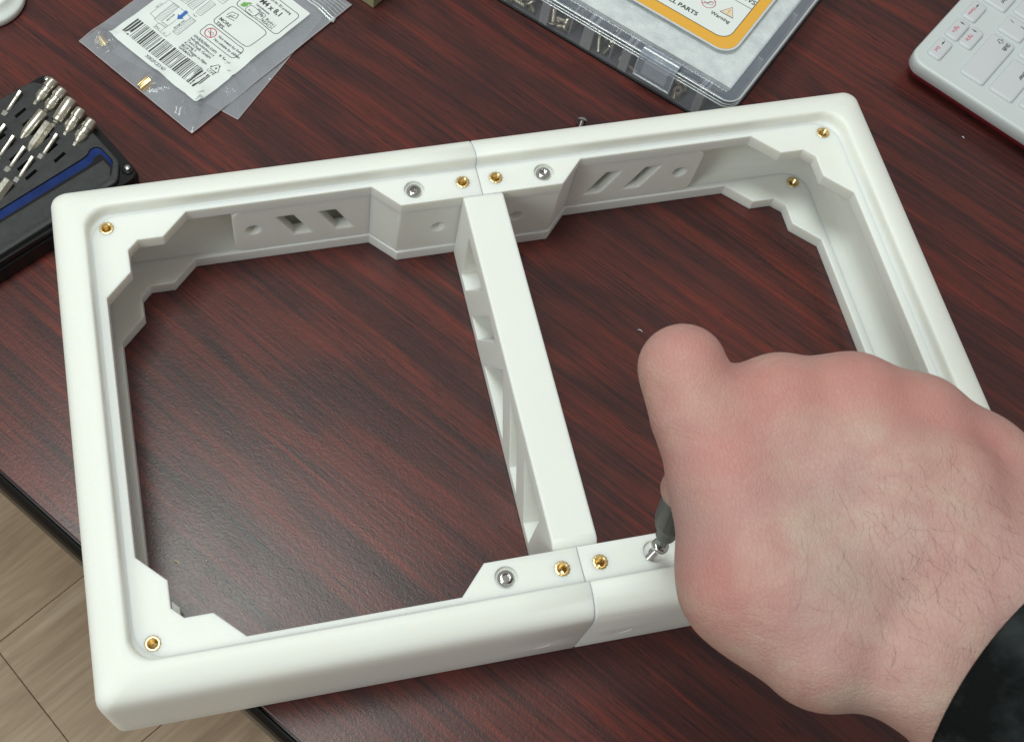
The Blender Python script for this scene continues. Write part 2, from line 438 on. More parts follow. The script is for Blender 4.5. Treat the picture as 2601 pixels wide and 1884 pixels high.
def make_half(sx):
    root = FR
    b = MB(); rings = []
    for k, (i, z) in enumerate(PROF):
        P = ring_pts(i, sx, .62); 
        e = .42 if outward(k) else 0
        n0 = ring_pts(i+(e if k <= 11 else 0), sx, .09)
        ze = z-(e if 8 <= k <= 21 else 0)
        row = [(*n0[0], ze)]+[(x, y, z) for x, y in P]+[(*n0[-1], ze)]
        rings.append(row)
    n = len(rings[0]); vs_ = [p for r in rings for p in r]; fs = []
    m_ = len(rings)
    for a in range(m_):
        c = (a+1) % m_
        for k in range(n-1): fs.append((a*n+k, a*n+k+1, c*n+k+1, c*n+k))
    fs.append(tuple(a*n for a in range(m_))); fs.append(tuple(a*n+n-1 for a in range(m_)))
    b.add(vs_, fs)
    half = b.build('frame_half', M_white, root)
    cm = MB()
    for x in (15.5,):
        cm.lathe([(3.6, -103.2), (3.6, -102.22)], 28, Matrix(((1, 0, 0, sx*x), (0, 0, 1, 0), (0, -1, 0, 17), (0, 0, 0, 1))))
    cut(half, cm, 0, 40, 1e9)
    # plates
    inner = [(.1, AY-VV), (U2, AY-VV), (U1, AY), (AX-a1_, AY), (AX-a2_, AY-a4_), (AX-a3_, AY-a4_), (AX-a4_, AY-a3_), (AX-a4_, AY-a2_), (AX, AY-a1_)]
    inner = inner+[(x, -y) for x, y in reversed(inner)]
    outer = [(sx*x, y) for x, y in ring_pts(13.9, sx, .1)]
    poly = outer+list(reversed(inner))            # clockwise path out, back along the opening
    poly = [(sx*x, y) for x, y in poly]
    ar = sum(poly[k-1][0]*poly[k][1]-poly[k][0]*poly[k-1][1] for k in range(len(poly)))
    if ar < 0: poly = poly[::-1]
    for name, z0, z1 in (('top_plate', 36.2, ZS), ('bottom_plate', 0., 6.4)):
        b = MB(); b.prism(poly, z0, z1, .45); pl = b.build(name, M_white, half)
        cm = MB()
        if name == 'top_plate':
            for x, y in ((150, 82.84), (150, -82.84), (6.95, 82.2), (6.95, -82.2)): cm.prism(circ(sx*x, y, 2.72, 28), z0-1, z1+1)
            for y in (81.8, -81.8):
                cm.prism(circ(sx*27.15, y, 4.15, 32), z1-1.7, z1+1)
                cm.prism(circ(sx*27.15, y, 1.75, 20), z0-1, z1-1.2)
        else:
            for y in (82.84, -82.84): cm.prism(circ(sx*150, y, 2.72, 28), 1, z1+1)
        cut(pl, cm, 0, 40)
    for x, y in ((150, 82.84), (150, -82.84), (6.95, 82.2), (6.95, -82.2)):
        o = link('threaded_insert', INS, half); o.location = (sx*x*S, y*S, (ZS+random.uniform(-.08, .12))*S); o.rotation_euler = (random.uniform(-.035, .035), random.uniform(-.035, .035), random.random()*6)
    o = link('threaded_insert', INS, half); o.location = (sx*150*S, 82.84*S, 6.5*S); o.scale = (1, 1, .8)
    return half
HL = make_half(-1); HR = make_half(1)
for x, y in ((-27.15, 81.8), (27.15, 81.8), (-27.15, -81.8)):
    o = link('button_screw', screw_me(9.), FR); o.location = (x*S, y*S, (ZS+.15)*S); o.rotation_euler = (0, 0, random.random())

def make_bracket(sy):
    b = MB(); yy = 86.5
    # wings: outline in x-z, extruded in y ; bump in plan
    cz0, cz1 = 6.55, 36.0
    wing = [(43.9, cz0)]
    R = 5.
    for k in range(7):
        a = math.radians(-90+15*k); wing.append((101.2-R+R*math.cos(a), cz0+R+R*math.sin(a)))
    for k in range(7):
        a = math.radians(15*k); wing.append((101.2-R+R*math.cos(a), cz1-R+R*math.sin(a)))
    wing.append((43.9, cz1))
    cm = MB()
    for sx in (-1, 1):
        ob = MB()
        ob.prism(wing, yy, yy+5.5, 0, axes=lambda x, z, y: (sx*x, sy*y, z))
        b.add(ob.v, ob.f)
        for x0 in (51.1, 68.8):
            q = [(x0, 14.2), (x0+7.2, 14.2), (x0+14.4, 28.4), (x0+7.2, 28.4)]
            cm.prism(q, yy-3, yy+9, 0, axes=lambda x, z, y: (sx*x, sy*y, z))
        cm.prism(circ(93, 21.4, 3.0), yy-3, yy+9, 0, axes=lambda x, z, y: (sx*x, sy*y, z))
        cm.prism(circ(16.8, 21.3, 2.9), yy-20, yy-6.5, 0, axes=lambda x, z, y: (sx*x, sy*y, z))
    plan = [(-43.9, yy), (-33.8, yy-10.5), (33.8, yy-10.5), (43.9, yy), (43.9, yy+5.5), (-43.9, yy+5.5)]
    b.prism(plan, cz0, cz1, 0, axes=lambda x, y, z: (x, sy*y, z))
    o = b.build('bracket', M_white, FR)
    bmm = bmesh.new(); bmm.from_mesh(o.data); bmesh.ops.remove_doubles(bmm, verts=bmm.verts, dist=1e-6)
    # drop the two interior walls where wing and bump meet
    dup = {}
    for f in bmm.faces: dup.setdefault(tuple(round(c*1e5) for c in f.calc_center_median()), []).append(f)
    kill = [f for L in dup.values() if len(L) > 1 for f in L]
    bmesh.ops.delete(bmm, geom=kill, context='FACES'); bmesh.ops.recalc_face_normals(bmm, faces=bmm.faces)
    bmm.to_mesh(o.data); bmm.free()
    cut(o, cm, .6, 40)
    return o
make_bracket(1); make_bracket(-1)

# crossbar
ypr = []
zt, zb, ye = 42.9, .5, 75.6
def arc(cy, cz, r, a0, a1, n=6): return [(cy+r*math.cos(math.radians(a0+(a1-a0)*k/n)), cz+r*math.sin(math.radians(a0+(a1-a0)*k/n))) for k in range(n+1)]
ypr += arc(-ye+2, zb+2, 2, 180, 270)+arc(ye-2, zb+2, 2, 270, 360)+arc(ye-2.2, zt-2.2, 2.2, 0, 90)+arc(-ye+4.2, zt-4.2, 4.2, 90, 180)
b = MB(); b.prism(ypr, -8.3, 8.3, .8, axes=lambda y, z, x: (x, y, z)); bar = b.build('crossbar', M_white, FR)
cm = MB(); H0, H1 = 5.6, 34.6
for sg in (1, -1):
    for q in ([(60.5, H0), (60.5, H1), (36.2, H1), (52.6, H0)], [(39.9, H0), (24., H1), (13.0, H1), (29.0, H0)]):
        cm.prism([(sg*y, z) for y, z in q], -12, 12, 0, axes=lambda y, z, x: (x, y, z))
cm.prism([(16.6, H0), (0, H1+.5), (-16.6, H0)], -12, 12, 0, axes=lambda y, z, x: (x, y, z))
cut(bar, cm, .25, 40)

# ------------------------------------------------------------------ loose screws
def put_screw(base, top, L, label, group=None, m_=None, name='screw'):
    d = Vector(top)-Vector(base); o = link(name, screw_me(L, m_))
    o.matrix_world = axis_mat(top, d); tag(o, label, 'screw', group); return o
A_ = un(1650, 1414, 42.6); B_ = un(1681, 1382, 54.2)
sdir = (B_-A_)/np.linalg.norm(B_-A_)
put_screw(A_, B_, 13.5, 'tilted button-head screw being driven into the near rail under the hand')
hb = un(1480, 303, 3.3); hb2 = hb+np.array([-5.5, -10., -1.9])*.9
put_screw(hb2, hb, 12., 'loose button-head screw lying on the table behind the far rail')

# ------------------------------------------------------------------ screwdriver
T0 = B_+sdir*(-.5)
T1 = und(1718, 1296, 368)
tdir = (T1-T0)/np.linalg.norm(T1-T0)
SD = empty('screwdriver', axis_mat(T0, tdir), 'dark precision screwdriver with hex bit, held upright in the hand', 'screwdriver')
b = MB(); b.lathe([(1.05, -1.), (1.12, 0), (1.12, 4.3), (1.3, 4.6)], 6); b.build('bit_tip', M_chrome, SD, 20)
b = MB(); b.lathe([(1.3, 4.4), (2.2, 5.2), (2.3, 6), (2.3, 14.4), (1.6, 15.2)], 6); b.build('bit_shank', M_toolgrey, SD, 20)
b = MB(); b.lathe([(2.4, 14.6), (3.3, 14.9), (3.5, 15.6), (3.5, 27), (3.9, 29)], 32); b.build('collar', M_handle, SD)
b = MB(); b.lathe([(3.8, 28.6), (5.3, 31), (5.7, 36), (5.7, 98), (5.3, 103), (3.8, 105)], 40, rfun=lambda r, z, a, k: r+(.18 if (k % 4 < 2 and 36 < z < 99) else 0)); b.build('handle', M_handle, SD)

# ------------------------------------------------------------------ hand (signed distance field meshed with surface nets)
HAND = {'thumb': [(2098.9,1614.9,290,18.5),(1944.3,1458.3,297,20.8),(1856,1220,300,14.4),(1772,1055,301,10.2),(1733,934,303,9.5)],
 'thumb2': [(1733,934,303,9.5),(1794,983,322,8.2)],
 'mc2': [(2420,1560,285,15),(2130,1200,297,12.5),(1977.4,1030,304,12.4)],
 'mc3': [(2480,1560,283,15),(2280,1220,294,12.5),(2158.7,1033.7,302,11.8)],
 'mc4': [(2540,1540,283,15),(2400,1250,294,12.5),(2324.3,1084.2,303,11.2)],
 'mc5': [(2620,1520,284,15),(2540,1330,296,12),(2473.2,1176,304,10.8)],
 'web2': [(1880,1060,302,10.5),(1960,1080,302,11)],
 'web': [(2010,1350,299,17),(1955,1120,303,12.5)],
 'kn': [(1985,1034,306,11.2),(2160,1028,304,11.0),(2325,1080,305,11.0),(2470,1168,306,10.6),(2600,1262,300,11.5)],
 'web3': [(2120,1480,294,18),(2230,1330,297,14)],
 'pad': [(2050,1450,308,17),(2250,1350,308,14)],
 'hypo': [(2560,1500,300,16),(2560,1280,310,14)],
 'radial': [(2264.8,1653.1,288,13.6),(2337.9,1692.7,282,13.5),(2542.6,1862,279,16.2),(2800,2060,268,15)],
 'ulnar': [(2560,1500,286,15),(2660,1620,280,16),(2930,1850,268,15)]}
FING = {'idx': [(1977.4,1030,304,12.4),(1905,1075,330,9.4),(1830,1150,345,8.2),(1737,1240,339,6.6)],
 'mid': [(2158.7,1033.7,302,11.8),(2085,1110,336,9.6),(1960,1235,352,8.4),(1870,1330,347,7.2)],
 'rng': [(2324.3,1084.2,303,11.2),(2240,1190,334,9.2),(2110,1330,348,8),(2010,1430,343,7)],
 'lit': [(2473.2,1176,304,10.8),(2390,1310,328,8.4),(2290,1430,340,7.2),(2190,1510,335,6.2)]}
def rcone(P, a, ra, b_, rb):
    ba = b_-a; tt = np.clip(((P-a) @ ba)/(ba @ ba), 0, 1)
    return np.linalg.norm(P-a-tt[..., None]*ba, axis=-1)-(ra+(rb-ra)*tt)
def smin(a, b_, k):
    h = np.maximum(k-np.abs(a-b_), 0)/k; return np.minimum(a, b_)-h*h*k/4
def W_(p): return und(p[0], p[1], p[2])
def hand_sdf(P):
    s_ = None
    for L in HAND.values():
        for i in range(len(L)-1):
            q = rcone(P, W_(L[i]), L[i][3], W_(L[i+1]), L[i+1][3]); s_ = q if s_ is None else smin(s_, q, 7.)
    f_ = None
    for L in FING.values():
        g = None
        for i in range(len(L)-1):
            q = rcone(P, W_(L[i]), L[i][3], W_(L[i+1]), L[i+1][3]); g = q if g is None else smin(g, q, 2.)
        f_ = g if f_ is None else smin(f_, g, .8)
    s_ = smin(s_, f_, 3.)
    # soft relief: tendons, skin folds at the thumb, muscle swell
    for (p, q, r, h) in RELIEF:
        d = rcone(P, W_(p), 0., W_(q), 0.); s_ = s_-h*np.exp(-(d/r)**2)
    return s_
RELIEF = [((2380,1500,268,0),(2010,1070,291,0),3.0,.45), ((2450,1500,266,0),(2190,1070,289,0),3.0,.5), ((2520,1490,266,0),(2340,1120,291,0),3.0,.4),
          ((2330,1470,270,0),(2060,1160,284,0),4.2,-.22), ((2430,1450,268,0),(2240,1150,283,0),4.2,-.22), ((2520,1430,270,0),(2380,1180,284,0),4.,-.45),
          ((1630,985,296,0),(1800,1000,293,0),2.0,-.35), ((1640,1030,296,0),(1790,1040,292,0),1.6,-.25), ((1845,930,303,0),(1790,1090,294,0),4.,-.45),
          ((2190,1640,271,0),(2300,1750,268,0),5.,-.7), ((1830,1290,282,0),(1900,1420,277,0),7.,.8), ((1990,1560,272,0),(2080,1700,272,0),8.,.7)]
def build_hand():
    pts = np.array([W_(p) for L in list(HAND.values())+list(FING.values()) for p in L]); rr = max(p[3] for L in HAND.values() for p in L)
    lo = pts.min(0)-rr-3; hi = pts.max(0)+rr+3; h = 1.25
    nx, ny, nz = [int(math.ceil((hi[i]-lo[i])/h))+1 for i in range(3)]
    X = lo[0]+h*np.arange(nx); Y = lo[1]+h*np.arange(ny); Z = lo[2]+h*np.arange(nz)
    G = np.stack(np.meshgrid(X, Y, Z, indexing='ij'), -1)
    D = np.empty((nx, ny, nz))
    for i in range(nx): D[i] = hand_sdf(G[i].reshape(-1, 3)).reshape(ny, nz)
    ins = D < 0
    c8 = [(i, j, k) for i in (0, 1) for j in (0, 1) for k in (0, 1)]
    sub = lambda A, c: A[c[0]:nx-1+c[0], c[1]:ny-1+c[1], c[2]:nz-1+c[2]]
    cnt = sum(sub(ins, c).astype(int) for c in c8); act = (cnt > 0) & (cnt < 8)
    acc = np.zeros((nx-1, ny-1, nz-1, 3)); num = np.zeros((nx-1, ny-1, nz-1))
    for a in c8:
        for ax in range(3):
            if a[ax]: continue
            b_ = list(a); b_[ax] = 1; da, db = sub(D, a), sub(D, b_)
            cr = (da < 0) != (db < 0); tt = np.where(cr, da/np.where(cr, da-db, 1), 0)
            for q in range(3): acc[..., q] += np.where(cr, a[q]+(tt if q == ax else 0), 0)
            num += cr
    idx = -np.ones(act.shape, int); idx[act] = np.arange(act.sum())
    ijk = np.argwhere(act); V = lo+h*(ijk+acc[act]/num[act][:, None])
    for _ in range(2):
        e = .3; d0 = hand_sdf(V); g = np.stack([(hand_sdf(V+np.eye(3)[q]*e)-hand_sdf(V-np.eye(3)[q]*e))/(2*e) for q in range(3)], 1)
        V = V-g*(d0/np.maximum((g**2).sum(1), .2))[:, None]*.8
    F = []
    for ax in range(3):
        u_, v_ = (ax+1) % 3, (ax+2) % 3
        sl0 = [slice(None)]*3; sl1 = [slice(None)]*3; sl0[ax] = slice(0, -1); sl1[ax] = slice(1, None)
        e0, e1 = ins[tuple(sl0)], ins[tuple(sl1)]
        for p in np.argwhere(e0 != e1):
            if p[u_] == 0 or p[v_] == 0 or p[u_] >= act.shape[u_] or p[v_] >= act.shape[v_]: continue
            q = [p.copy() for _ in range(4)]; q[1][u_] -= 1; q[2][u_] -= 1; q[2][v_] -= 1; q[3][v_] -= 1
            ids = [idx[tuple(x)] for x in q]
            if min(ids) < 0: continue
            F.append(ids[::-1] if not ins[tuple(p)] else ids)
    return V, F
HV, HF = build_hand()
me = bpy.data.meshes.new('person'); me.from_pydata((HV*S).tolist(), [], [tuple(map(int, f)) for f in HF]); me.materials.append(M_skin); me.validate(); me.shade_smooth(); recalc(me)
at_ = me.attributes.new('flush', 'FLOAT', 'POINT')
fl = np.zeros(len(me.vertices)); co = np.empty(len(me.vertices)*3); me.vertices.foreach_get('co', co); co = co.reshape(-1, 3)/S
for p, r in (((1735, 900, 292), 13), ((1960, 960, 290), 11), ((2140, 960, 290), 11), ((2320, 1010, 292), 12), ((2480, 1110, 294), 14), ((1850, 1130, 285), 10), ((1760, 1480, 280), 16)):
    fl += np.exp(-((co-W_(p))**2).sum(1)/(r*r))
at_.data.foreach_set('value', np.clip(fl, 0, 1).astype(np.float32))
person = link('person', me); tag(person, 'bare right hand and wrist reaching in from the lower right, gripping the screwdriver', 'person')
# nails on the curled fingers
for nme, L in FING.items():
    a_, b_ = W_(L[-2]), W_(L[-1]); dd = (b_-a_)/np.linalg.norm(b_-a_); away = ray(L[-1][0], L[-1][1]); away /= np.linalg.norm(away)
    nrm = away-dd*(away@dd); nrm /= np.linalg.norm(nrm); sd = np.cross(dd, nrm); r = L[-1][3]
    vs_ = []; fs = []
    for i in range(7):
        for j in range(7):
            s1 = (i/6-.5)*1.2; t1 = (j/6-.5)*1.35
            wv = s1*(1-.25*max(0, abs(t1)-.3)); p = b_+dd*(t1*r*.75-.1*r)+nrm*(math.sqrt(max(.05, 1-wv*wv*.8))*r*1.03-(.25*r*max(0, t1)**2))+sd*wv*r*.85
            vs_.append(p)
    for i in range(6):
        for j in range(6): fs.append((i*7+j, i*7+j+1, (i+1)*7+j+1, (i+1)*7+j))
    b = MB(); b.add(vs_, fs); b.build('fingernail', M_nail, person, 80)
# arm hair
b = MB(); tri = np.random
camdir = lambda p: (CC-p)/np.linalg.norm(CC-p)
nrms = np.empty(len(me.vertices)*3); me.vertices.foreach_get('normal', nrms); nrms = nrms.reshape(-1, 3)
facing = np.einsum('ij,ij->i', nrms, (CC-co)/np.linalg.norm(CC-co, axis=1)[:, None])
pc = (co-CC) @ RC.T; ppx = pc[:, 0]/pc[:, 2]*FPX+PCX; ppy = pc[:, 1]/pc[:, 2]*FPX+PCY
wgt = np.exp(-(((ppx-2330)/240)**2+((ppy-1450)/200)**2))+.45*np.exp(-(((ppx-2500)/200)**2+((ppy-1300)/150)**2))
ok = (facing > .35) & (wgt > .12) & (pc[:, 2] < 290)
cand = np.where(ok)[0]; pr = wgt[cand]/wgt[cand].sum()
e_x = RC[0]; e_y = RC[1]
for i in np.random.choice(cand, 240, p=pr, replace=False):
    p = co[i]; nn_ = nrms[i]; ang = math.radians(random.gauss(75, 22)); d = e_x*math.cos(ang)+e_y*math.sin(ang); d -= nn_*(d@nn_); d /= np.linalg.norm(d)
    side = np.cross(nn_, d); L_ = random.uniform(3, 8); cv = random.gauss(0, .45)
    pts = [p+nn_*(.05+.25*math.sin(math.pi*q)*1.2)+d*L_*q+side*L_*cv*q*q for q in (0, .25, .5, .75, 1)]
    b.tube(pts, [.034, .034, .03, .024, .012], 3, False)
o = b.build('arm_hair', M_hair, person, 80); o['kind'] = 'stuff'
# sleeve
cen = und(2532, 1698, 277); ax_img = .79*RC[0]+.61*RC[1]; back = ax_img*.87-RC[2]*.49; back /= np.linalg.norm(back)
e1 = .63*RC[0]-.77*RC[1]; e1 -= back*(e1@back); e1 /= np.linalg.norm(e1); e2 = np.cross(back, e1)
if e2@(CC-cen) < 0: e2 = -e2
vs_ = []; fs = []; N = 312
rows = [(3., -3.2), (1.5, -2.6), (-.3, -1.6), (-.9, -.3), (-.5, .6), (.8, 1.0), (2.2, 1.2), (4, .3), (7, .5), (14, 1.2), (24, 2.6), (34, 1.8), (46, 3.6), (60, 3.2), (80, 5), (110, 7), (150, 9)]
for s_, g in rows:
    for k in range(N):
        a = 2*math.pi*k/N; wob = .5*math.sin(3*a+s_*.15)+.35*math.sin(7*a-s_*.22)+(.9*math.sin(2*a+s_*.12) if s_ > 8 else 0)
        r = 29.6+g+wob*.7; r2 = r*.93
        bul = -4.*max(0, math.sin(a))**2+1.2
        if s_ < 30: r += .22*math.cos(a*52)
        vs_.append(cen+back*(s_+bul)+e1*math.cos(a)*r+e2*math.sin(a)*r2)
for i in range(len(rows)-1):
    for k in range(N): fs.append((i*N+k, i*N+(k+1) % N, (i+1)*N+(k+1) % N, (i+1)*N+k))
b = MB(); b.add(vs_, fs); b.build('sleeve', M_sleeve, person, 60, fix=True)
#==PART2==

# ------------------------------------------------------------------ text helper
def text_mb(txt, size, x, y, rot=0., bold=0., align='LEFT', sx=1., z=0., dst=None):
    cu = bpy.data.curves.new('text', 'FONT'); cu.body = txt; cu.size = size; cu.align_x = align; cu.offset = bold*size+.012*size; cu.resolution_u = 2
    o = bpy.data.objects.new('text', cu); COL.objects.link(o); bpy.context.view_layer.update()
    me_ = bpy.data.meshes.new_from_object(o.evaluated_get(bpy.context.evaluated_depsgraph_get()))
    bpy.data.objects.remove(o); bpy.data.curves.remove(cu)
    b = dst or MB(); c, s_ = math.cos(rot), math.sin(rot)
    b.add([(x+(v.co.x*sx*c-v.co.y*s_), y+(v.co.x*sx*s_+v.co.y*c), z) for v in me_.vertices], [tuple(p.vertices) for p in me_.polygons])
    bpy.data.meshes.remove(me_); return b
def strip(b, pts, w, z=0., closed=False):
    "flat printed line of width w"
    P = [np.array(p, float) for p in pts]
    if closed: P = P+[P[0], P[1]]
    L = []; n = len(P)
    for i in range(n):
        a = P[i]-P[max(i-1, 0)]; c = P[min(i+1, n-1)]-P[i]
        a = a/np.linalg.norm(a) if np.linalg.norm(a) > 1e-9 else None; c = c/np.linalg.norm(c) if np.linalg.norm(c) > 1e-9 else None
        t_ = (a if c is None else c if a is None else a+c); t_ = t_/max(np.linalg.norm(t_), 1e-9); nn_ = np.array([-t_[1], t_[0]])
        k = 1/max(.4, abs(nn_@np.array([-(a if a is not None else c)[1], (a if a is not None else c)[0]])))
        L.append((P[i]+nn_*w/2*k, P[i]-nn_*w/2*k))
    vs_ = []
    for p, q in L: vs_ += [(*p, z), (*q, z)]
    rng_ = range(n-1) if not closed else range(1, n-1)
    b.add(vs_, [(2*i, 2*i+1, 2*i+3, 2*i+2) for i in rng_] if not closed else [(2*i, 2*i+1, 2*i+3, 2*i+2) for i in range(0, n-1)])
    return b
def quad(b, pts, z=0.): b.add([(*p, z) for p in pts], [tuple(range(len(pts)))]); return b

# ------------------------------------------------------------------ zip bags with label
LO = np.array([-143.06334673, 215.41164221]); LX = np.array([0.602415, -0.79818304]); LY = np.array([0.79818304, 0.602415])
def bag_sheet(Wd, Hh, hgt, seed, crease, lumps):
    rs = np.random.RandomState(seed); nx_, ny_ = 46, 70
    ph = rs.rand(6)*6.28
    def zf(x, y):
        u_, v_ = x/Wd, y/Hh
        e = min(u_, 1-u_, v_, 1-v_)*2; e = max(0, min(1, e*3.2)); base = hgt*(e*e*(3-2*e))
        w_ = .5*math.sin(x*.11+y*.05+ph[0])*math.sin(y*.09+ph[1])+.30*math.sin(x*.31-y*.17+ph[2])+.10*math.sin(x*.13+y*.41+ph[3])
        z = base*(1+.25*w_)+.75*abs(w_)+.35
        for (cx, cy, dx, dy, a, r) in crease:
            t_ = (x-cx)*dx+(y-cy)*dy; d = abs(-(x-cx)*dy+(y-cy)*dx)
            if 0 < t_ < 26: z += a*math.exp(-(d/r)**2)*math.sin(math.pi*min(1, t_/26))
        for (cx, cy, a, r) in lumps: z += a*math.exp(-((x-cx)**2+(y-cy)**2)/r**2)
        return z
    vs_ = [(x, y, zf(x, y)) for y in np.linspace(0, Hh, ny_) for x in np.linspace(0, Wd, nx_)]
    fs = [(j*nx_+i, j*nx_+i+1, (j+1)*nx_+i+1, (j+1)*nx_+i) for j in range(ny_-1) for i in range(nx_-1)]
    return vs_, fs, zf
def make_bag(name, o2, ang, Wd, Hh, hgt, seed, label, z0, crease=(), lumps=()):
    c, s_ = math.cos(ang), math.sin(ang)
    x_ = LX*c+LY*s_; y_ = -LX*s_+LY*c
    B = empty(name, frame_mat((o2[0], o2[1], z0), (*x_, 0), (*y_, 0)), label, 'zip bag', 'resealable bags of inserts')
    v1, f1, zf = bag_sheet(Wd, Hh, hgt, seed, crease, lumps)
    b = MB(); b.add(v1, f1); b.build('front_film', M_bag, B, 80)
    b = MB(); b.add([(x, y, .12+.05*math.sin(x*.2)*math.sin(y*.15)) for x, y, z in v1], f1); b.build('back_film', M_bag, B, 80)
    b = MB(); P = [(0, Hh), (0, 0), (Wd, 0), (Wd, Hh)]
    for p, q in zip(P[:-1], P[1:]):
        pts = [(p[0]+(q[0]-p[0])*k/20, p[1]+(q[1]-p[1])*k/20) for k in range(21)]
        b.tube([(x, y, zf(min(max(x, 0), Wd), min(max(y, 0), Hh))*.5+.1) for x, y in pts], .22, 6)
    b.build('sealed_rim', M_bagr, B)
    b = MB()
    for k, yy in enumerate((Hh-14.2, Hh-12.6)):
        b.tube([(x, yy, zf(x, yy)+.25) for x in np.linspace(.3, Wd-.3, 24)], .5 if k == 0 else .35, 8)
    b.tube([(Wd-.9, Hh-15, zf(Wd-1, Hh-14)), (Wd+.4, Hh-13.5, zf(Wd-1, Hh-13)*.9), (Wd+.1, Hh-11.8, zf(Wd-1, Hh-12)*.8)], [.5, 1.1, .5], 8)
    b.build('zip_strip', M_clearw, B)
    b = MB()
    for k in range(5):
        yy = Hh-10+k*1.9; b.tube([(x, yy, zf(x, yy)+.05) for x in np.linspace(.5, Wd-.5, 20)], .13, 5)
    b.build('grip_ridge', M_clearw, B)
    return B, zf
bz = 1.2
make_bag('zip_bag', LO-LX*9-LY*13.5, math.radians(11), 70, 112, 1.6, 3, 'clear zip bag with black sides showing under the labelled one, corner poking out right'.replace('black sides showing ', 'lying flat '), .1)
bag2 = [o for o in bpy.data.objects if o.name == 'zip_bag'][0]
# shift the lower bag so that its corner peeks out on the right
q = un(604, 304, .3); mm = bag2.matrix_world.copy()
loc = Vector((q[0]*S, q[1]*S, .1*S))-(mm.to_3x3() @ Vector((70*S, 0, 0))); mm.translation = loc; bag2.matrix_world = mm
bo = un(202, 107, 1.)[:2]; bx = un(487, 340, 1.)[:2]-bo; ang1 = math.atan2(bx@LY, bx@LX)
BG, zf1 = make_bag('zip_bag', bo, ang1, 75, 105.5, 1.9, 11, 'clear zip bag with white barcode label and two brass inserts inside', bz,
     lumps=[(*[float((un(px, py, 3.)[:2]-bo)@w_) for w_ in (bx/np.linalg.norm(bx), np.array([-bx[1], bx[0]])/np.linalg.norm(bx))], 3.6, 4.5) for px, py in ((384, 204), (252, 96))],
     crease=((75, 0, -.55, .83, 2.6, .9), (75, 0, -.85, .5, 1.2, .8), (69, 4, -.99, .12, .9, 1.2), (60, 6, -.3, .95, .9, 1.5), (75, 30, -.9, .4, .8, 1.), (0, 0, .6, .8, 1.2, 1.), (30, 2, -.9, .2, .9, .8), (0, 40, .5, .86, .8, 1.2)))
# brass inserts inside
for (px, py, a, lab) in ((384, 204, .5, 'brass threaded insert inside the bag, below the barcode'), (252, 96, 2.1, 'brass threaded insert inside the bag, nearest its left corner')):
    p = un(px, py, 3.1); o = link('threaded_insert', INS)
    o.matrix_world = axis_mat(p, (math.cos(a), math.sin(a), .35)); tag(o, lab, 'insert', 'brass inserts inside the bag')
    if px < 300: o.scale = (.8, .8, .8)
# paper label, following the film
def lab_z(x, y):
    p = LO+LX*x+LY*y; d = p-bo; xx = d@(bx/np.linalg.norm(bx)); by = np.array([-bx[1], bx[0]])/np.linalg.norm(bx); yy = d@by
    return bz+zf1(min(max(xx, 0), 75), min(max(yy, 0), 105))+.28
LM = frame_mat((LO[0], LO[1], 0), (*LX, 0), (*LY, 0))
LBL = empty('paper_label', LM, 'white printed label with barcode and round red sign, on the zip bag', 'label')
LW, LH = 58.6, 74.
b = MB(); nx_, ny_ = 30, 38
for zo in (0, -.12):
    b.add([(x, y, lab_z(x, y)+zo) for y in np.linspace(0, LH, ny_) for x in np.linspace(0, LW, nx_)],
          [((j*nx_+i, j*nx_+i+1, (j+1)*nx_+i+1, (j+1)*nx_+i) if zo == 0 else (j*nx_+i, (j+1)*nx_+i, (j+1)*nx_+i+1, j*nx_+i+1)) for j in range(ny_-1) for i in range(nx_-1)])
b.build('paper', M_paper, LBL, 80)
def drape(b, name, m_, dz):
    # subdivide long faces is unnecessary: the sheet is gentle; just lift every vertex
    me_ = b.mesh(name, m_, 0); bm_ = bmesh.new(); bm_.from_mesh(me_)
    for _ in range(3):
        es = [e for e in bm_.edges if e.calc_length() > 3.0*S]
        if es: bmesh.ops.subdivide_edges(bm_, edges=es, cuts=1, use_grid_fill=True)
    bmesh.ops.triangulate(bm_, faces=[f for f in bm_.faces if len(f.verts) > 4])
    for v in bm_.verts: v.co.z = (lab_z(v.co.x/S, v.co.y/S)+dz)*S
    bm_.to_mesh(me_); bm_.free(); return link(name, me_, LBL)
b = MB(); x = 3.2; rr = random.Random(5)
while x < 52.2:
    wv = rr.choice((.32, .32, .55, .55, .9, 1.15)); 
    if x+wv > 52.2: break
    quad(b, [(x, 4.9), (x+wv, 4.9), (x+wv, 15.1), (x, 15.1)]); x += wv+rr.choice((.34, .5, .5, .8, .95))
drape(b, 'barcode', M_inkk, .06)
b = MB()
text_mb('X002FCE3AD', 2.5, 21.9, 1.9, dst=b, sx=.88)
text_mb('cnckitchen.com', 2.75, 29.1, 25.7, dst=b, bold=.006, sx=.86)
text_mb('hello@cnckitchen.com', 1.95, 29.1, 23.7, dst=b, bold=.006, sx=.86)
text_mb('TwoChefs GmbH', 2.25, 29.1, 21.5, dst=b, bold=.006, sx=.94)
text_mb('Kotweg 3', 1.9, 29.1, 19.8, dst=b, bold=.006); text_mb('88239 Wangen im Allgau', 2., 29.1, 17.9, dst=b, bold=.006, sx=.82); text_mb('GERMANY', 1.9, 29.1, 16.2, dst=b, bold=.006)
text_mb('LDPE', 2., 47.9, 16.0, dst=b); text_mb('4', 2.1, 49.8, 19.1, dst=b, bold=.01)
text_mb('MORE', 2.6, 30.4, 43.4-2.3, dst=b, bold=.012); text_mb('TIPS', 2.6, 31.0, 40.6-2.4, dst=b, bold=.012)
text_mb('Not meant for food', 2.05, 37.7, 33.3, dst=b, bold=.008, sx=.92); text_mb('Not suitable for children', 2.05, 37.4, 30.7, dst=b, bold=.008, sx=.82)
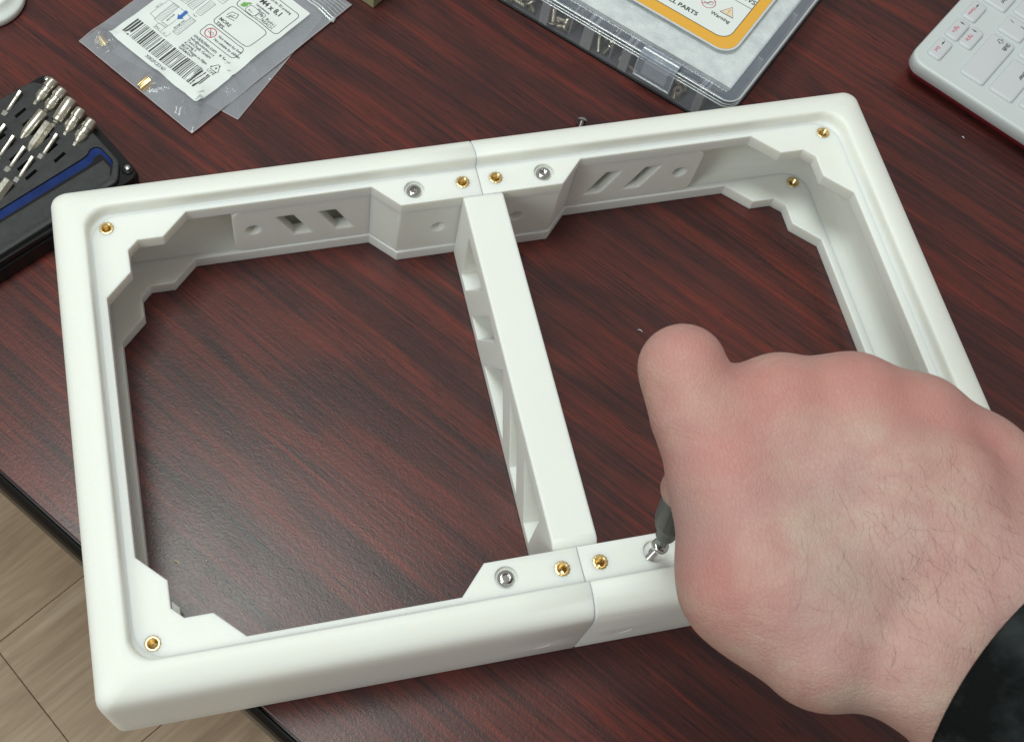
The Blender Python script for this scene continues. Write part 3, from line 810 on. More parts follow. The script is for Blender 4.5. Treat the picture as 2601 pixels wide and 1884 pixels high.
text_mb('M4 x 8,1', 4.1, 36.4, 62.1, dst=b, bold=.02, sx=.93); text_mb('Thread insert for 3D printing', 2.0, 32., 66.6, dst=b, bold=.008, sx=.86)
text_mb('Gewindeeinsatz', 1.7, 36.5, 59.6, dst=b, bold=.006, sx=.8); text_mb('30pcs', 1.7, 39.0, 57.9, dst=b)
text_mb('RoHS', 2.4, 46.3, 55.9, dst=b, sx=1.1); text_mb('REACH', 2.3, 45.4, 53.9, dst=b, sx=.95); text_mb('Pb', 2.4, 42., 55.9, dst=b, bold=.01)
text_mb('Pb 4', 1.4, 36.2, 54.6, dst=b)
def rr_line(x0, y0, x1, y1, r, w_): strip(b, rrect(x0, y0, x1, y1, r, 5), w_, closed=True)
rr_line(29.2, 29.0, 52.5, 36.6, 2., .34); rr_line(29.1, 38.2, 52.5, 51.6, 2., .34); rr_line(29.3, 53.2, 56.3, 69.6, 2., .34)
rr_line(34.8, 53.6, 41.2, 58.2, 1.4, .25); rr_line(41.4, 54., 45.0, 58.4, 1.2, .25)
# pointing hand pictogram
strip(b, [(31.2, 45.6), (31.8, 48.6), (35.2, 49.6), (35.9, 47.0), (33.4, 46.2), (32.2, 45.2)], .3); strip(b, [(32.4, 45.3), (33.0, 47.4)], .35); strip(b, [(33.6, 46.4), (34.2, 48.2)], .3); strip(b, [(31.7, 44.6), (36.4, 45.6)], .28)
# recycling triangle
for k in range(3):
    a0 = math.radians(90+120*k); a1 = math.radians(210+120*k); R_ = 3.1; cx, cy = 50.3, 19.6
    p, q_ = np.array((cx+R_*math.cos(a0), cy+R_*math.sin(a0))), np.array((cx+R_*math.cos(a1), cy+R_*math.sin(a1)))
    strip(b, [p+(q_-p)*.10, p+(q_-p)*.78], .34); dd = (q_-p)/np.linalg.norm(q_-p); nn_ = np.array([-dd[1], dd[0]]); e_ = p+(q_-p)*.92
    quad(b, [e_, e_-dd*.9+nn_*.6, e_-dd*.9-nn_*.6])
quad(b, [(46.0, 26.9), (47.6, 25.9), (46.4, 25.5)]); quad(b, [(46.1, 26.2), (47.4, 26.7), (47.2, 25.8)])
quad(b, rrect(48.6, 25.5, 50.6, 26.9, .4, 2)); strip(b, rrect(51.5, 25.6, 52.8, 26.9, .4, 3), .2, closed=True); strip(b, circ(52.15, 26.25, .3, 8), .15, closed=True)
# technical drawing
def dl(*p, w_=.16): strip(b, p, w_)
dl((9.0, 19.9), (8.8, 32.9)); dl((8.8, 32.9), (23.6, 32.9)); dl((23.6, 32.9), (23.7, 21.0)); dl((23.7, 21.), (20.4, 20.9)); dl((9., 19.9), (16.4, 20.1))
dl((12.3, 21.5), (12.3, 32.8)); dl((12.3, 21.6), (16.4, 21.6)); dl((16.4, 20.1), (16.4, 22.)); dl((20.4, 20.9), (20.4, 32.8)); dl((16.5, 22), (16.6, 27))
for k in range(14): yy = 20.3+k*.95; dl((9.0, yy), (12.3, min(yy+1.6, 32.9)), w_=.12); 
for k in range(12): yy = 21.2+k*.98; dl((20.5, yy), (23.6, min(yy+1.5, 32.9)), w_=.12)
for k in range(4): xx = 12.5+k*1.; dl((xx, 20.1), (xx+.9, 21.5), w_=.12)
dl((5.6, 21.), (5.4, 33.)); dl((5.2, 21.), (9, 20.6)); dl((5.2, 33.), (8.8, 32.9)); dl((12.2, 16.6), (20.6, 16.8)); dl((12.2, 16.4), (12.2, 19.8)); dl((20.6, 16.4), (20.6, 20.)); dl((16.4, 14.9+2), (16.4, 20.))
text_mb('min. 7,2', 1.25, 5.0, 25.2, math.pi/2, dst=b); text_mb('blind hole', 1.3, 14.1, 23.4, math.pi/2, .01, dst=b); text_mb('through hole', 1.3, 19.9, 22.6, math.pi/2, .01, dst=b); text_mb('Ø5,6', 1.3, 12.5, 17.2, dst=b); text_mb('1,5', 1.2, 17.5, 17.3, dst=b)
# second drawing, further up
for x0 in (9.5, 14.2, 19.5):
    rr_line(x0, 36.5, x0+3.6, 46.5, .3, .16)
    for k in range(9): dl((x0, 37+k), (x0+3.5, 38+k), w_=.12)
rr_line(13.0, 49, 18.5, 57, 1.2, .18)
for k in range(7): dl((13.2, 50+k), (18.3, 49.3+k+.8), w_=.12)
rr_line(20.3, 49, 25.2, 58.5, .4, .16)
for k in range(9): dl((20.4, 49.8+k), (25.1, 50.8+k*.95), w_=.12)
text_mb('Ø 6,3', 1.4, 18.8, 34.4, dst=b)
drape(b, 'black_print', M_inkk, .06)
b = MB(); strip(b, circ(33.6, 32.75, 2.75, 32), .48, closed=True); strip(b, [(31.8, 34.6), (35.4, 30.9)], .42); drape(b, 'red_sign', M_inkred, .10)
b = MB(); quad(b, [(15.9, 33.9), (17.6, 33.9), (17.6, 29.9), (18.6, 29.9), (16.6, 27.4), (14.8, 29.9), (15.9, 29.9)]); drape(b, 'blue_arrow', M_inkblue, .10)
b = MB(); strip(b, circ(34.3, 32.75, .85, 14), .2, closed=True); text_mb('0-3', 1.1, 31.9, 32.4, dst=b); drape(b, 'age_print', M_inkk, .09)
b = MB(); quad(b, [(31.5, 54.2), (33.6, 54.6), (34.4, 56.4), (33.2, 57.6), (31.4, 57.)]); quad(b, [(33.3, 56.5), (35.0, 58.4), (34.4, 59.2), (32.6, 57.8)]); drape(b, 'green_leaf', M_inkgreen, .10)

# ------------------------------------------------------------------ bit case
CO = np.array([-138.34656404, 126.7030295]); CU = np.array([-0.86967615, -0.49362273]); CV = np.array([-0.49362273, 0.86967615])
# local x = -U (towards the near corner), y = V
CM = frame_mat((CO[0], CO[1], 0), (*-CU, 0), (*CV, 0))
CASE = empty('bit_case', CM, 'open black case with blue lining and rows of steel bits, beside the frame corner', 'tool case')
X = lambda u_: -u_
b = MB(); body = rrect(X(150), -.6, 2.6, 70.6, 5.5, 8); b.prism(body, .4, 9.5, .8); b.prism(rrect(X(149.6), -.2, 2.2, 70.2, 5.3, 8), 9.4, 13.2, .6); b.build('case_body', M_blackg, CASE)
b = MB(); strip_ = rrect(X(150.2), -.9, 2.9, 70.9, 5.8, 8); b.prism(strip_, 8.6, 9.4, .25); b.build('case_lip', M_black, CASE)
tray_poly = [(X(148), 1.6), (X(9.5), 1.6)]+[(X(7.4), 2.4), (X(2.4), 8.6), (X(1.7), 10.5), (X(1.7), 60.2), (X(2.4), 62.2), (X(6.6), 67.6), (X(8.8), 68.4), (X(148), 68.4)]
b = MB(); b.prism(tray_poly, 12., 15.2, .45); tray = b.build('bit_tray', M_blackp, CASE)
cm = MB()
pocket = [(X(140), 5.), (X(10.5), 5.), (X(8.2), 6.), (X(4.2), 10.6), (X(3.6), 12.2), (X(3.6), 19.8), (X(4.6), 21.6), (X(6.), 22.4), (X(8.2), 22.2), (X(10.4), 20.9), (X(13.), 20.4), (X(140), 20.4)]
cm.prism(pocket, 10, 17)
SL = [(14.8+6.6*(r % 2)+14.6*c, 61.3-6.55*r) for r in range(8) for c in range(5)]
BITSLOT = []
for r in range(6):
    v0 = 57.5-6.0*r
    for c in range(4):
        u0 = 17.2+14.4*c+(0)
        cm.prism([(X(u0), v0-1.6+.9), (X(u0), v0+.9), (X(u0+6.), v0+.9-1.2), (X(u0+6.), v0-1.6-.3)][::1], 11, 17)
cut(tray, cm, .3, 40)
b = MB(); b.prism([(X(146), 3), (X(3), 3), (X(3), 67), (X(146), 67)], 12.05, 12.6); 
b.box((X(146), 24, 9.6), (X(3), 67, 12.5)); 
b = MB(); b.box((X(146), 23.2, 12.0), (X(3.2), 66, 12.5)); b.build('blue_lining', M_blue, CASE)
b = MB()
vs_ = []
line = [(X(139), 20.2), (X(13.), 20.2), (X(10.4), 20.7), (X(8.2), 22.0), (X(6.), 22.2), (X(4.8), 21.4), (X(3.8), 19.6), (X(3.8), 12.4), (X(4.4), 10.8), (X(8.3), 6.2)]
for x, y in line: vs_ += [(x, y, 14.4), (x-(1.4 if x > X(4.7) else .0), y-(3.6 if x < X(3.9) else 1.), 13.0)]
b.add(vs_, [(2*i, 2*i+1, 2*i+3, 2*i+2) for i in range(len(line)-1)]); 
b.box((X(139), 16.4, 12.62), (X(4.4), 20.3, 13.05)); b.build('blue_wall', M_blue, CASE)
b = MB(); b.prism([(X(139), 5.2), (X(10.), 5.2), (X(6.), 10.), (X(6.), 15.6), (X(139), 16.6)], 12.3, 13.3, .3); b.build('pocket_floor', M_blackp, CASE)
for (u_, v_) in ((.8, 4.9), (.9, 65.7)):
    b = MB(); b.lathe([(2.6, 9.4), (2.6, 13.6), (2.3, 14.)], 24, Matrix.Translation((X(u_), v_, 0))); b.build('corner_boss', M_blackg, CASE)
    b = MB(); b.lathe([(1.4, 13.9), (1.4, 14.6), (1.15, 15.1), (.6, 15.35), (.05, 15.4)], 20, Matrix.Translation((X(u_), v_, 0))); b.build('post_cap', M_steel, CASE)
CMW = CASE.matrix_world.copy()
def bit(kind, u0, v0, u1, v1, z0, z1, lab, grp):
    "bit whose thick end is at (u0,v0,z0); tip goes into the tray at (u1,v1,z1)"
    p = Vector((X(u0), v0, z0)); q = Vector((X(u1), v1, z1)); L_ = (q-p).length
    pw = CMW @ (p*S); qw = CMW @ (q*S)
    M_ = axis_mat(tuple(pw/S), tuple(qw-pw))
    b = MB(); tip = None
    if kind == 'nut':
        R_ = 2.75
        b.lathe([(1.5, .8), (1.9, 0.), (2.35, 0.), (R_*.93, .5), (R_*.93, 2.2), (R_, 2.5), (R_, 4.4), (R_*.84, 4.8), (R_*.84, 6.8), (R_, 7.2), (R_, 9.2), (R_*.9, 10.2), (1.7, 11.8), (1.3, 12.2)], 30, rfun=lambda r, z, a, k: r-(.16 if (z > 2 and z < 10 and k % 5 == 0 and r > 2.6) else 0))
        tip = [(1.3, 12.), (1.5, 12.6), (1.2, 13.1), (.95, L_)]
    elif kind == 'socket':
        b.lathe([(1.7, 1.2), (2.0, 0.), (2.7, 0.), (2.85, .3), (2.85, 8.9), (2.75, 9.1), (2.85, 9.3), (2.85, 11.5), (2.2, 12.2)], 30)
        tip = [(1.7, 12.1), (1.8, 12.8), (1.3, 13.3), (1.6, 13.9), (1.2, L_)]
    elif kind == 'taper':
        b.lathe([(1.2, .9), (1.6, 0.), (2.3, 0.), (2.45, .35), (2.45, 12.2), (2.2, 12.9), (.7, 17.5)], 6 if u0 > 14 else 28)
        tip = [(.9, 17.), (.6, max(L_, 18.))]
    else:
        b.lathe([(.5, .0), (.85, .25), (.85, 3.1), (1.05, 3.4), (1.05, 10.6), (1.3, 11.)], 10, rfun=lambda r, z, a, k: r*(1.15 if (z < 3.2 and k % 2) else 1))
        tip = [(1.3, 10.9), (2.0, 11.5), (2.0, 13.6), (1.5, 14.2), (1.0, max(L_, 16.))]
    root = empty('screwdriver_bit', M_, lab, 'bit', grp)
    b.build('bit_head', M_steelbit, root, 30)
    b = MB(); b.lathe(tip, 6, cap0=False); b.build('bit_tail', M_steel if kind == 'thin' else M_steelbit, root, 20)
G1 = 'steel bits standing tilted in the case'
bit('nut', -.2, 60.8, 17.1, 56.1, 17.5, 13.2, 'knurled steel socket bit in the case, nearest its far corner post', G1)
bit('nut', -.5, 54.2, 14.6, 49.9, 17.5, 14, 'knurled steel socket bit, second from the far corner of the case', G1)
bit('socket', -.2, 47.3, 14., 42.2, 17.5, 14, 'smooth cylindrical steel socket bit, between the knurled ones in the case', G1)
bit('nut', -.5, 40.3, 15.9, 34.1, 17.5, 13.2, 'knurled steel socket bit, second from the blue pocket of the case', G1)
bit('nut', -.9, 32.6, 16.1, 27., 17.5, 13.2, 'knurled steel socket bit nearest the blue pocket of the case', G1)
bit('taper', 12.9, 49.7, 31.5, 44.7, 17., 13.0, 'round steel bit with a faceted point, left of the second knurled socket', G1)
bit('taper', 14.3, 43.0, 29.1, 37.9, 17., 14., 'six-sided steel bit left of the smooth cylindrical socket', G1)
TH = [(14.2, 65.1, 28.4, 60.0, 'slim bit in the case, farthest up at its back row'), (29.2, 54.1, 43, 50.4, 'slim bit at the photo edge, second row from the back of the case'), (29.6, 46.8, 44, 42.0, 'slim bit behind the one below the six-sided bit, near the photo edge'),
      (29.2, 39.2, 44.1, 34.3, 'slim bit directly left of the six-sided bit in the case'), (14.7, 36.2, 30.1, 30.8, 'slim bit left of the knurled sockets, closest to the case corner'), (29.3, 32.7, 43.7, 27.4, 'slim bit in the near row, just above the blue pocket')]
for u0, v0, u1, v1, lab in TH: bit('thin', u0, v0, u1, v1, 17.2, 13.0, lab, G1)
bit('taper', 43.8, 28.6, 60., 24., 17.2, 13., 'thick slotted bit leaving the photo at left, above the blue pocket', G1)
bit('thin', 44., 42., 58, 37., 17.2, 13., 'slim bit cut off by the left photo edge, mid case', G1)

# ------------------------------------------------------------------ screw assortment box
BO = np.array([129.7048879, 118.88028007]); BU = np.array([-0.67558912, 0.73727833]); BV = np.array([0.73727833, 0.67558912])
BM = frame_mat((BO[0], BO[1], 0), (*-BU, 0), (*BV, 0))
BOX = empty('parts_box', BM, 'clear plastic screw assortment box with an orange-bordered label on its lid', 'storage box')
WID, DEP = 168., 105.
def bx_(b, u0, u1, v0, v1, z0, z1): b.box((-u1, v0, z0), (-u0, v1, z1)); return b
b = MB(); bx_(b, 1.5, WID-1.5, 0, DEP-2, .3, 1.2); b.build('box_floor', M_dark, BOX)
b = MB(); bx_(b, 1.2, WID-1.2, -1.2, -.3, .3, 17.6); b.build('front_wall', M_clear, BOX)
b = MB(); bx_(b, 1.2, 2.1, -.2, DEP-2, .3, 17.6); b.build('side_wall', M_clear, BOX)
b = MB(); bx_(b, 1.0, WID-1.2, -1.35, -.1, .1, .9); bx_(b, 1.0, 2.3, -.2, DEP-2, .1, .9); b.build('bottom_edge', M_black, BOX)
lid = rrect(-WID, -2.7, .1, DEP, 6.5, 10)
b = MB(); b.prism(offset(lid, 0), 17.4, 18.9, .35); 
vs0 = [(x, y, 17.6) for x, y in lid]
def ringstrip(polyA, zA, polyB, zB, b):
    n = len(polyA); b.add([(x, y, zA) for x, y in polyA]+[(x, y, zB) for x, y in polyB], [(k, (k+1) % n, n+(k+1) % n, n+k) for k in range(n)])
b = MB()
rows_ = [(0, 17.3), (.0, 18.6), (-.25, 19.1), (-.35, 19.6), (-.2, 20.2), (-.15, 21.0), (-.45, 21.5), (-1.0, 21.7), (-1.6, 21.55), (-2.4, 21.0), (-5.6, 20.6), (-6.2, 20.9), (-6.8, 21.3)]
for (o0, z0), (o1, z1) in zip(rows_[:-1], rows_[1:]): ringstrip(offset(lid, o0), z0, offset(lid, o1), z1, b)
b.build('lid_rim', M_clear2, BOX, 50)
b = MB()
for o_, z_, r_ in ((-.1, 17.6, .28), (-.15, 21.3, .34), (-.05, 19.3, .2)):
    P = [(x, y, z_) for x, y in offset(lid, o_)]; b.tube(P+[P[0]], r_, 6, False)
b.build('lid_highlight_bead', M_clearw, BOX)  # whitish beads drawn in place of the highlights along the lid's edges
b = MB(); quad(b, offset(lid, -6.8), 21.3); b.build('lid_top', M_clear, BOX, 0)
b = MB(); fp = [(-(WID-8), 7.7), (-6.5, 7.7), (-6.1, 60), (-5.8, DEP-8), (-(WID-8), DEP-8)]
nx_, ny_ = 90, 60
vs_ = [(-WID+8+(WID-14.3)*i/nx_, 7.7+(DEP-16)*j/ny_, 18.6+.25*math.sin(i*.7)*math.sin(j*.9)+.15*random.random()) for j in range(ny_+1) for i in range(nx_+1)]
fs = [(j*(nx_+1)+i, j*(nx_+1)+i+1, (j+1)*(nx_+1)+i+1, (j+1)*(nx_+1)+i) for j in range(ny_) for i in range(nx_)]
b.add(vs_, fs); b.prism(fp, 16.6, 18.2); b.build('foam_sheet', M_foam, BOX, 60)
# side latch
b = MB()
pr_ = [(1.6, 21.9), (.4, 22.9), (-1.6, 23.1), (-3.3, 22.3), (-4.1, 20.6), (-4.2, 17), (-4.3, 9.2), (-4.9, 8.6), (-5.2, 9.2), (-5.0, 17), (-4.9, 21.0), (-3.8, 23.3), (-1.6, 24.0), (.6, 23.8), (2.0, 22.6)]
b.prism(pr_, 29.6, 48.8, .15, axes=lambda v_, z_, u_: (-u_, v_, z_)); b.build('latch', M_clear2, BOX, 40, fix=True)
b = MB(); bx_(b, 33, 45.4, -4.15, -1.4, 10.8, 18.0); b.build('latch_tab', M_clearw, BOX)
b = MB(); b.tube([(-u_, -4.7, 9.0) for u_ in np.linspace(29.6, 48.8, 8)], .45, 8); b.tube([(-29.7, -4.7, z_) for z_ in (9, 14, 20)], .35, 6); b.tube([(-48.7, -4.7, z_) for z_ in (9, 14, 20)], .35, 6)
b.tube([(-u_, -1.8, 23.75) for u_ in np.linspace(29.8, 48.6, 8)], .5, 8); b.build('latch_rim', M_clearw, BOX)
# dividers
for u0, wd in ((14.5, 3.2), (54, 4.2), (74.5, 5.2), (99, 4.2), (123, 4.5)):
    b = MB(); bx_(b, u0, u0+wd*.35, -.2, DEP-10, 1.2, 16.4); bx_(b, u0+wd*.65, u0+wd, -.2, DEP-10, 1.2, 16.4); bx_(b, u0-.2, u0+wd+.2, -.28, .5, 1.2, 15.5); b.build('divider', M_frost, BOX)
b = MB()
for u0 in range(18, 160, 23): bx_(b, u0, u0+.8, 2.0, DEP-10, 1.2, 16)
for v0 in (34, 68): bx_(b, 3, WID-4, v0, v0+.8, 1.2, 16)
b.build('inner_grid', M_frost, BOX)
# lid label
def rr4(u0, u1, v0, v1, r): return rrect(-u1, v0, -u0, v1, r, 8)
b = MB(); b.prism(rr4(15.2, 140, 21., 92, 8.6), 21.34, 21.42); b.build('label_film', M_clearw, BOX)
b = MB(); b.prism(rr4(16.2, 139, 22., 91, 7.6), 21.43, 21.6); b.build('orange_border', M_orange, BOX)
b = MB(); b.prism(rr4(21.2, 134, 27.9, 86, 6.2), 21.61, 21.7); b.build('white_panel', M_paper, BOX)
b = MB(); zz_ = 21.74
strip(b, rr4(21.2, 134, 27.9, 86, 6.2), .3, zz_, closed=True)
text_mb('DUE TO SMALL PARTS', 3.3, -76.5, 31.6, 0, .02, dst=b, sx=1.12, z=zz_)
text_mb('Warning', 2.9, -35.6, 37.2, 0, .012, dst=b, sx=1.0, z=zz_)
text_mb('KEEP OUT OF REACH', 3.3, -88, 41, 0, .02, dst=b, sx=1.0, z=zz_)
strip(b, [(-60, 51.8), (-21.4, 51.8)], .3, zz_); text_mb('SCREWS', 4.0, -36.5, 54.6, 0, .006, dst=b, sx=1., z=zz_)
text_mb('0-3', 1.8, -41.4, 40.9, 0, .0, dst=b, z=zz_); strip(b, circ(-38.3, 42.7, 1.1, 16), .2, zz_, closed=True)
b.build('black_print', M_inkk, BOX, 0)
b = MB(); strip(b, circ(-39.3, 42.4, 3.3, 32), .36, zz_+.02, closed=True); strip(b, [(-37.0, 44.6), (-41.6, 40.2)], .32, zz_+.02); b.build('red_sign', M_inkred, BOX, 0)
b = MB(); tri_ = [(-32.4, 41.2), (-25.6, 41.2), (-29.0, 46.9)]; b.prism(offset(tri_, -.4), zz_, zz_+.03); b.build('warning_sign', M_cream, BOX)
b = MB(); strip(b, tri_, .3, zz_+.06, closed=True); strip(b, [(-29, 45.), (-29, 42.9)], .35, zz_+.07); quad(b, circ(-29, 42.2, .22, 8), zz_+.07); b.build('warning_mark', mat('brown_ink', (.45, .27, .15), .5), BOX, 0)
# screws inside, seen through the front wall
def onv(px, py, v_):
    o_ = np.array([*(BO+BV*v_), 0.]); n_ = np.array([*BV, 0.]); d = ray(px, py); t_ = ((o_-CC)@n_)/(d@n_); return CC+d*t_
RZ = lambda a, b_: (1230+a/4.826, b_/4.826)
G2 = 'screws inside the clear box'
def boxscrew(a, c, v0, v1, k, L_, lab):
    p, q_ = onv(*RZ(*a), v0), onv(*RZ(*c), v1)   # head, tip
    for w_ in (p, q_): w_[2] = min(max(w_[2], 2.6), 15.6)
    d = Vector(q_-p); n_ = d.length; o = link('screw', screw_me(L_, M_steelbit)); o.matrix_world = axis_mat(p, -d) @ Matrix.Diagonal((k, k, max(.4, n_/L_), 1)); tag(o, lab, 'screw', G2)
boxscrew((835, 320), (860, 105), 2.0, 2.6, 1.0, 9., 'bright screw standing on its head inside the clear box, left of the latch')
boxscrew((1245, 550), (1315, 350), 1.6, 7., 1.0, 12., 'screw in the clear box with its domed head against the front wall')
boxscrew((1415, 360), (1388, 655), 4.5, 1.6, .8, 12., 'thin upright screw right of the domed head in the clear box')
boxscrew((1560, 560), (1448, 715), 5, 1.8, .7, 12., 'thin slanted screw behind the divider in the clear box')
boxscrew((1660, 700), (1850, 905), 2.0, 2.0, .72, 20., 'long thin screw lying slanted just left of the latch, in the box')
boxscrew((1055, 290), (895, 225), 3.0, 4.5, .9, 9., 'short screw lying behind the bright upright one in the box')
boxscrew((1030, 335), (878, 390), 2.2, 1.8, .9, 9., 'short screw lying in front of the bright upright one in the box')
boxscrew((330, 45), (500, 80), 2.4, 2.0, 1.15, 9., 'thick screw lying flat at the far left end of the box')
boxscrew((560, 10), (600, 190), 3.5, 1.7, 1.15, 9., 'thick screw slanting down beside the leftmost divider of the box')
boxscrew((260, 10), (330, 60), 2., 5., 1.1, 9., 'screw at the photo top edge in the leftmost box compartment')
boxscrew((450, 20), (540, 60), 5., 6., 1.1, 9., 'screw behind the two thick ones at the far left of the box')
for (a, c, v_, lab) in ((1320+0, 515, 2.4, 'steel nut just right of the latch in the clear box'), (1312, 575, 2., 'steel nut below the one beside the latch in the clear box'), (1300, 625, 2.2, 'steel nut at the box floor right of the latch'), (1345, 560, 6., 'steel nut leaning by the right divider of the box')):
    p = onv(1200+a/2.52, c/2.52, v_); p[2] = max(p[2], 2.6)
    b = MB(); b.lathe([(1.1, -1.), (2.3, -1.), (2.5, -.8), (2.5, .8), (2.3, 1.), (1.1, 1.), (1.1, -1.)], 6, cap0=False, cap1=False)
    o = b.build('nut', M_steelbit, None, 20); o.matrix_world = axis_mat(p, (random.uniform(-1, 1), random.uniform(-1, .2), .5)); tag(o, lab, 'nut', 'nuts inside the clear box')
rp = random.Random(9)
b = MB(); hdr = [(3.1, -1.75), (2.9, -.9), (1.8, 0), (.1, .05)]
for _ in range(130):
    u0, v0 = rp.uniform(14, 150), rp.uniform(10.5, 34); z0 = rp.uniform(2.6, 11); a = rp.uniform(0, 6.28); tl = rp.uniform(-.3, .3)
    Mx = Matrix.Translation((-u0, v0, z0)) @ Matrix.Rotation(a, 4, 'Z') @ Matrix.Rotation(math.pi/2+tl, 4, 'Y')
    b.lathe([(2.6, -1.6), (2.4, -.6), (1.2, 0)], 10, Mx); b.lathe([(1.2, -1.6), (1.2, -9)], 8, Mx)
o = b.build('screw_pile', M_steelbit); o.matrix_world = BM; tag(o, 'heap of small steel screws deeper inside the clear box', 'screws', kind='stuff')

# ------------------------------------------------------------------ keyboard
KO = np.array([223.17768604, 136.85078372]); KU = np.array([0.79651562, 0.60461795]); KV = np.array([0.60461795, -0.79651562])
KM = frame_mat((KO[0], KO[1], 0), (*-KU, 0), (*KV, 0))     # local x points to the keyboard's right edge, y to its back
KB = empty('keyboard', KM, 'white compact keyboard with a red underside and red navigation legends', 'keyboard')
kx = lambda u_: -u_
b = MB(); bp = rrect(-240, 0, 0, 100, 8, 10)
def loft(rows, b):
    n = len(rows[0][0]); vs_ = [(x, y, z) for P, z in rows for x, y in P]
    fs = [(i*n+k, i*n+(k+1) % n, (i+1)*n+(k+1) % n, (i+1)*n+k) for i in range(len(rows)-1) for k in range(n)]
    fs.append(tuple(range((len(rows)-1)*n, len(rows)*n))); fs.append(tuple(range(n-1, -1, -1))); b.add(vs_, fs)
loft([(offset(bp, -.3), 8.2), (offset(bp, .1), 8.8), (offset(bp, .1), 13.4), (offset(bp, -.15), 14.3), (offset(bp, -.55), 14.8), (offset(bp, -1.1), 15.0)], b)
b.build('top_shell', M_kb, KB, 50)
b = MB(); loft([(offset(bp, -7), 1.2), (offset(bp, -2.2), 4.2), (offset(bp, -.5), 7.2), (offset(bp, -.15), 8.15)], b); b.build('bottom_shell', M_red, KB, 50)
for x, y in ((-225, 12), (-15, 12), (-225, 88), (-15, 88)):
    b = MB(); b.lathe([(5, .1), (5, 1.6)], 20, Matrix.Translation((x, y, 0))); b.build('foot', M_black, KB)
KEYM = {}
def key(u0, u1, v0, v1, legends=()):
    w_, h_ = round(u1-u0, 1), round(v1-v0, 1)
    if (w_, h_) not in KEYM:
        b = MB(); P = rrect(-w_/2, -h_/2, w_/2, h_/2, 1.6, 5)
        loft([(offset(P, .05), 14.9), (P, 15.6), (offset(P, -.25), 16.2), (offset(P, -.7), 16.5), (offset(P, -1.2), 16.55)], b); KEYM[(w_, h_)] = b.mesh('key', M_key, 50)
    o = link('key', KEYM[(w_, h_)], KB); o.location = (-(u0+u1)/2*S, (v0+v1)/2*S, 0)
    for (t_, sz, dx, dy, mt, rot) in legends:
        b = MB()
        if t_.startswith('>'):
            a = math.radians(rot); c, s_ = math.cos(a), math.sin(a)
            P = [(1.3*c, 1.3*s_), (-.5*c-.55*s_, -.5*s_+.55*c), (-.5*c+.55*s_, -.5*s_-.55*c)]; quad(b, [(dx+p[0], dy+p[1]) for p in P], 16.6); strip(b, [(dx-.4*c, dy-.4*s_), (dx-1.7*c, dy-1.7*s_)], .35, 16.6)
        elif t_ == '^':
            strip(b, [(dx+p, dy+q_) for p, q_ in ((-.7, -1.2), (-.7, .1), (-1.5, .1), (0, 1.6), (1.5, .1), (.7, .1), (.7, -1.2))], .28, 16.6, closed=True)
        else: text_mb(t_, sz, dx, dy, 0, .012, 'CENTER', dst=b, z=16.6)
        l_ = b.build('legend', mt, o, 0)
R_ = M_inkr; K_ = M_inkk
key(7.3, 20.3, 5, 12.4, [('End', 2.3, 1.6, -1.6, R_, 0), ('>', 0, -3.2, -.6, K_, 0)])
key(23.2, 36.8, 5.2, 12.35, [('PgDn', 2.3, 1.2, -1.4, R_, 0), ('>', 0, -4.4, -.4, K_, -90)])
key(23.2, 36.8, 12.75, 19.9, [('PgUp', 2.3, 1.2, -1.4, R_, 0), ('>', 0, -4.4, -.8, K_, 90)])
key(39.2, 52.2, 5.2, 12.8, [('Home', 2.3, 1.4, -1.6, R_, 0), ('>', 0, -3.6, -.6, K_, 180)])
key(8.6, 40.3, 22.2, 34.9, [('^', 0, -13.2, -.9, K_, 0), ('Shift', 3.0, -11.9, 2.0, K_, 0)])
key(44., 56.4, 22.4, 35.2, [('?', 3., -2.5, 1.4, K_, 0), ('/', 3., -2.5, -4.2, K_, 0)])
key(59., 71.4, 22.6, 35.2, [('>', 0, 0, 0, K_, 0)]); 
key(9.5, 33.6, 37.4, 50., [('Enter', 3., -5.5, 1.4, K_, 0)])
key(36.9, 49.4, 37.6, 50.2, [('"', 3., -2.5, 1.4, K_, 0)]); key(52.1, 64.6, 37.6, 50.2, [(':', 3., -2.5, 1.4, K_, 0)])
key(10.8, 28.6, 52.6, 65.2, [('|', 3., -4.5, 1.4, K_, 0)]); key(31.6, 44.2, 52.6, 65.2, [('}', 3., -2.5, 1.4, K_, 0)]); key(47., 59.4, 52.6, 65.2, [('{', 3., -2.5, 1.4, K_, 0)])
key(55.4, 68.1, 7.2, 20.2, [('Ctrl', 2.6, 0, 1.6, K_, 0)]); key(71, 83.6, 7.2, 20.2, [('Alt', 2.6, 0, 1.6, K_, 0)])
key(10.8, 33., 67.8, 80.4, [('Back', 2.6, -4, 1.6, K_, 0)]); key(36., 48.6, 67.8, 80.4, [('+', 2.6, -2.5, 1.6, K_, 0)])
for r, (v0, s0) in enumerate(((7.2, 86.6), (22.6, 74.2), (37.6, 67.3), (52.6, 62.2), (67.8, 51.2))):
    u0 = s0
    while u0 < 224:
        key(u0, u0+12.5, v0, v0+12.6); u0 += 15.1
for k in range(14): key(10.8+k*15.1, 10.8+k*15.1+12.5, 82.8, 89.8)

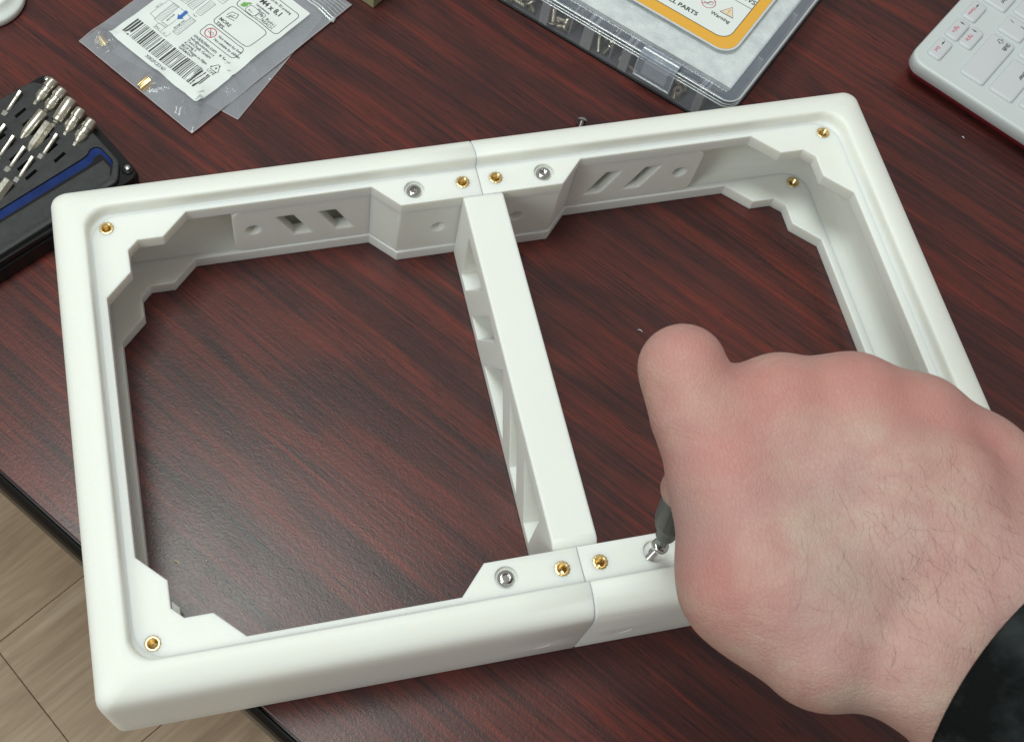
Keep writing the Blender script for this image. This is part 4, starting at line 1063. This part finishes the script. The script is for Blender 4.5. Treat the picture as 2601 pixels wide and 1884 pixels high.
# ------------------------------------------------------------------ small things on the table
c0 = un(-40, -20, 6); b = MB()
b.lathe([(11.4, .3), (11.0, 1.2), (10.8, 4.5), (11.0, 8.6), (11.6, 9.3), (12.6, 9.4), (13.4, 9.0), (13.8, 8.2), (14.6, 6.6), (16.2, 5.2), (17.6, 4.6), (18.2, 3.8), (18.2, 1.6), (17.6, .5), (15, .2), (11.4, .3)], 56, Matrix.Translation((c0[0], c0[1], 0)), False, False)
o = b.build('plastic_ring', M_ring, None, 50, fix=True); tag(o, 'round white plastic ring cut off by the upper left photo corner', 'ring')
k0 = un(948, 23, 0); d1 = un(915, 0, 0)-k0; d1 /= np.linalg.norm(d1); d2 = un(973, 0, 0)-k0; d2 /= np.linalg.norm(d2); d2 = np.array([-d1[1], d1[0], 0])*(1 if (-d1[1]*d2[0]+d1[0]*d2[1]) > 0 else -1)
KBM = frame_mat(k0, d2, d1) if Vector(d2).cross(Vector(d1)).z > 0 else frame_mat(k0, d1, d2)
CB = empty('cardboard_box', KBM, 'small brown card box whose corner shows at the top photo edge', 'box')
b = MB(); b.prism([(0, 0), (60, 0), (60, 60), (0, 60)], .1, 14, .5); b.build('carton', M_kraft, CB)
b = MB(); b.prism([(-.3, -.3), (60.3, -.3), (60.3, 60.3), (-.3, 60.3)], 8., 15.2, .4); b.build('carton_lid', M_kraft, CB)
def sliver(px0, px1, r, m_, name, lab, cat, bend=.6, z=.35):
    a, c = un(*px0, z), un(*px1, z); mid_ = (a+c)/2+np.array([bend, bend*.4, .25]); b = MB()
    b.tube([a, (a+mid_)/2+np.array([.1, 0, .05]), mid_, (mid_+c)/2, c], [r*.3, r, r, r*.9, r*.3], 5); o = b.build(name, m_, None, 60); tag(o, lab, cat)
sliver((440, 1423), (456, 1435), .42, M_chip, 'wood_sliver', 'tiny pale sliver on the table near the frame lower left corner', 'sliver')
sliver((519, 1422), (523, 1432), .2, M_chip, 'plastic_crumb', 'very small pale crumb right of the sliver on the table', 'crumb')
sliver((1619, 837), (1632, 843), .2, M_lint, 'lint_thread', 'short pale lint thread on the table left of the thumb', 'lint', .3)
sliver((2443, 347), (2449, 352), .25, M_lint, 'dust_speck', 'pale dust speck on the table right of the frame', 'dust', .1)
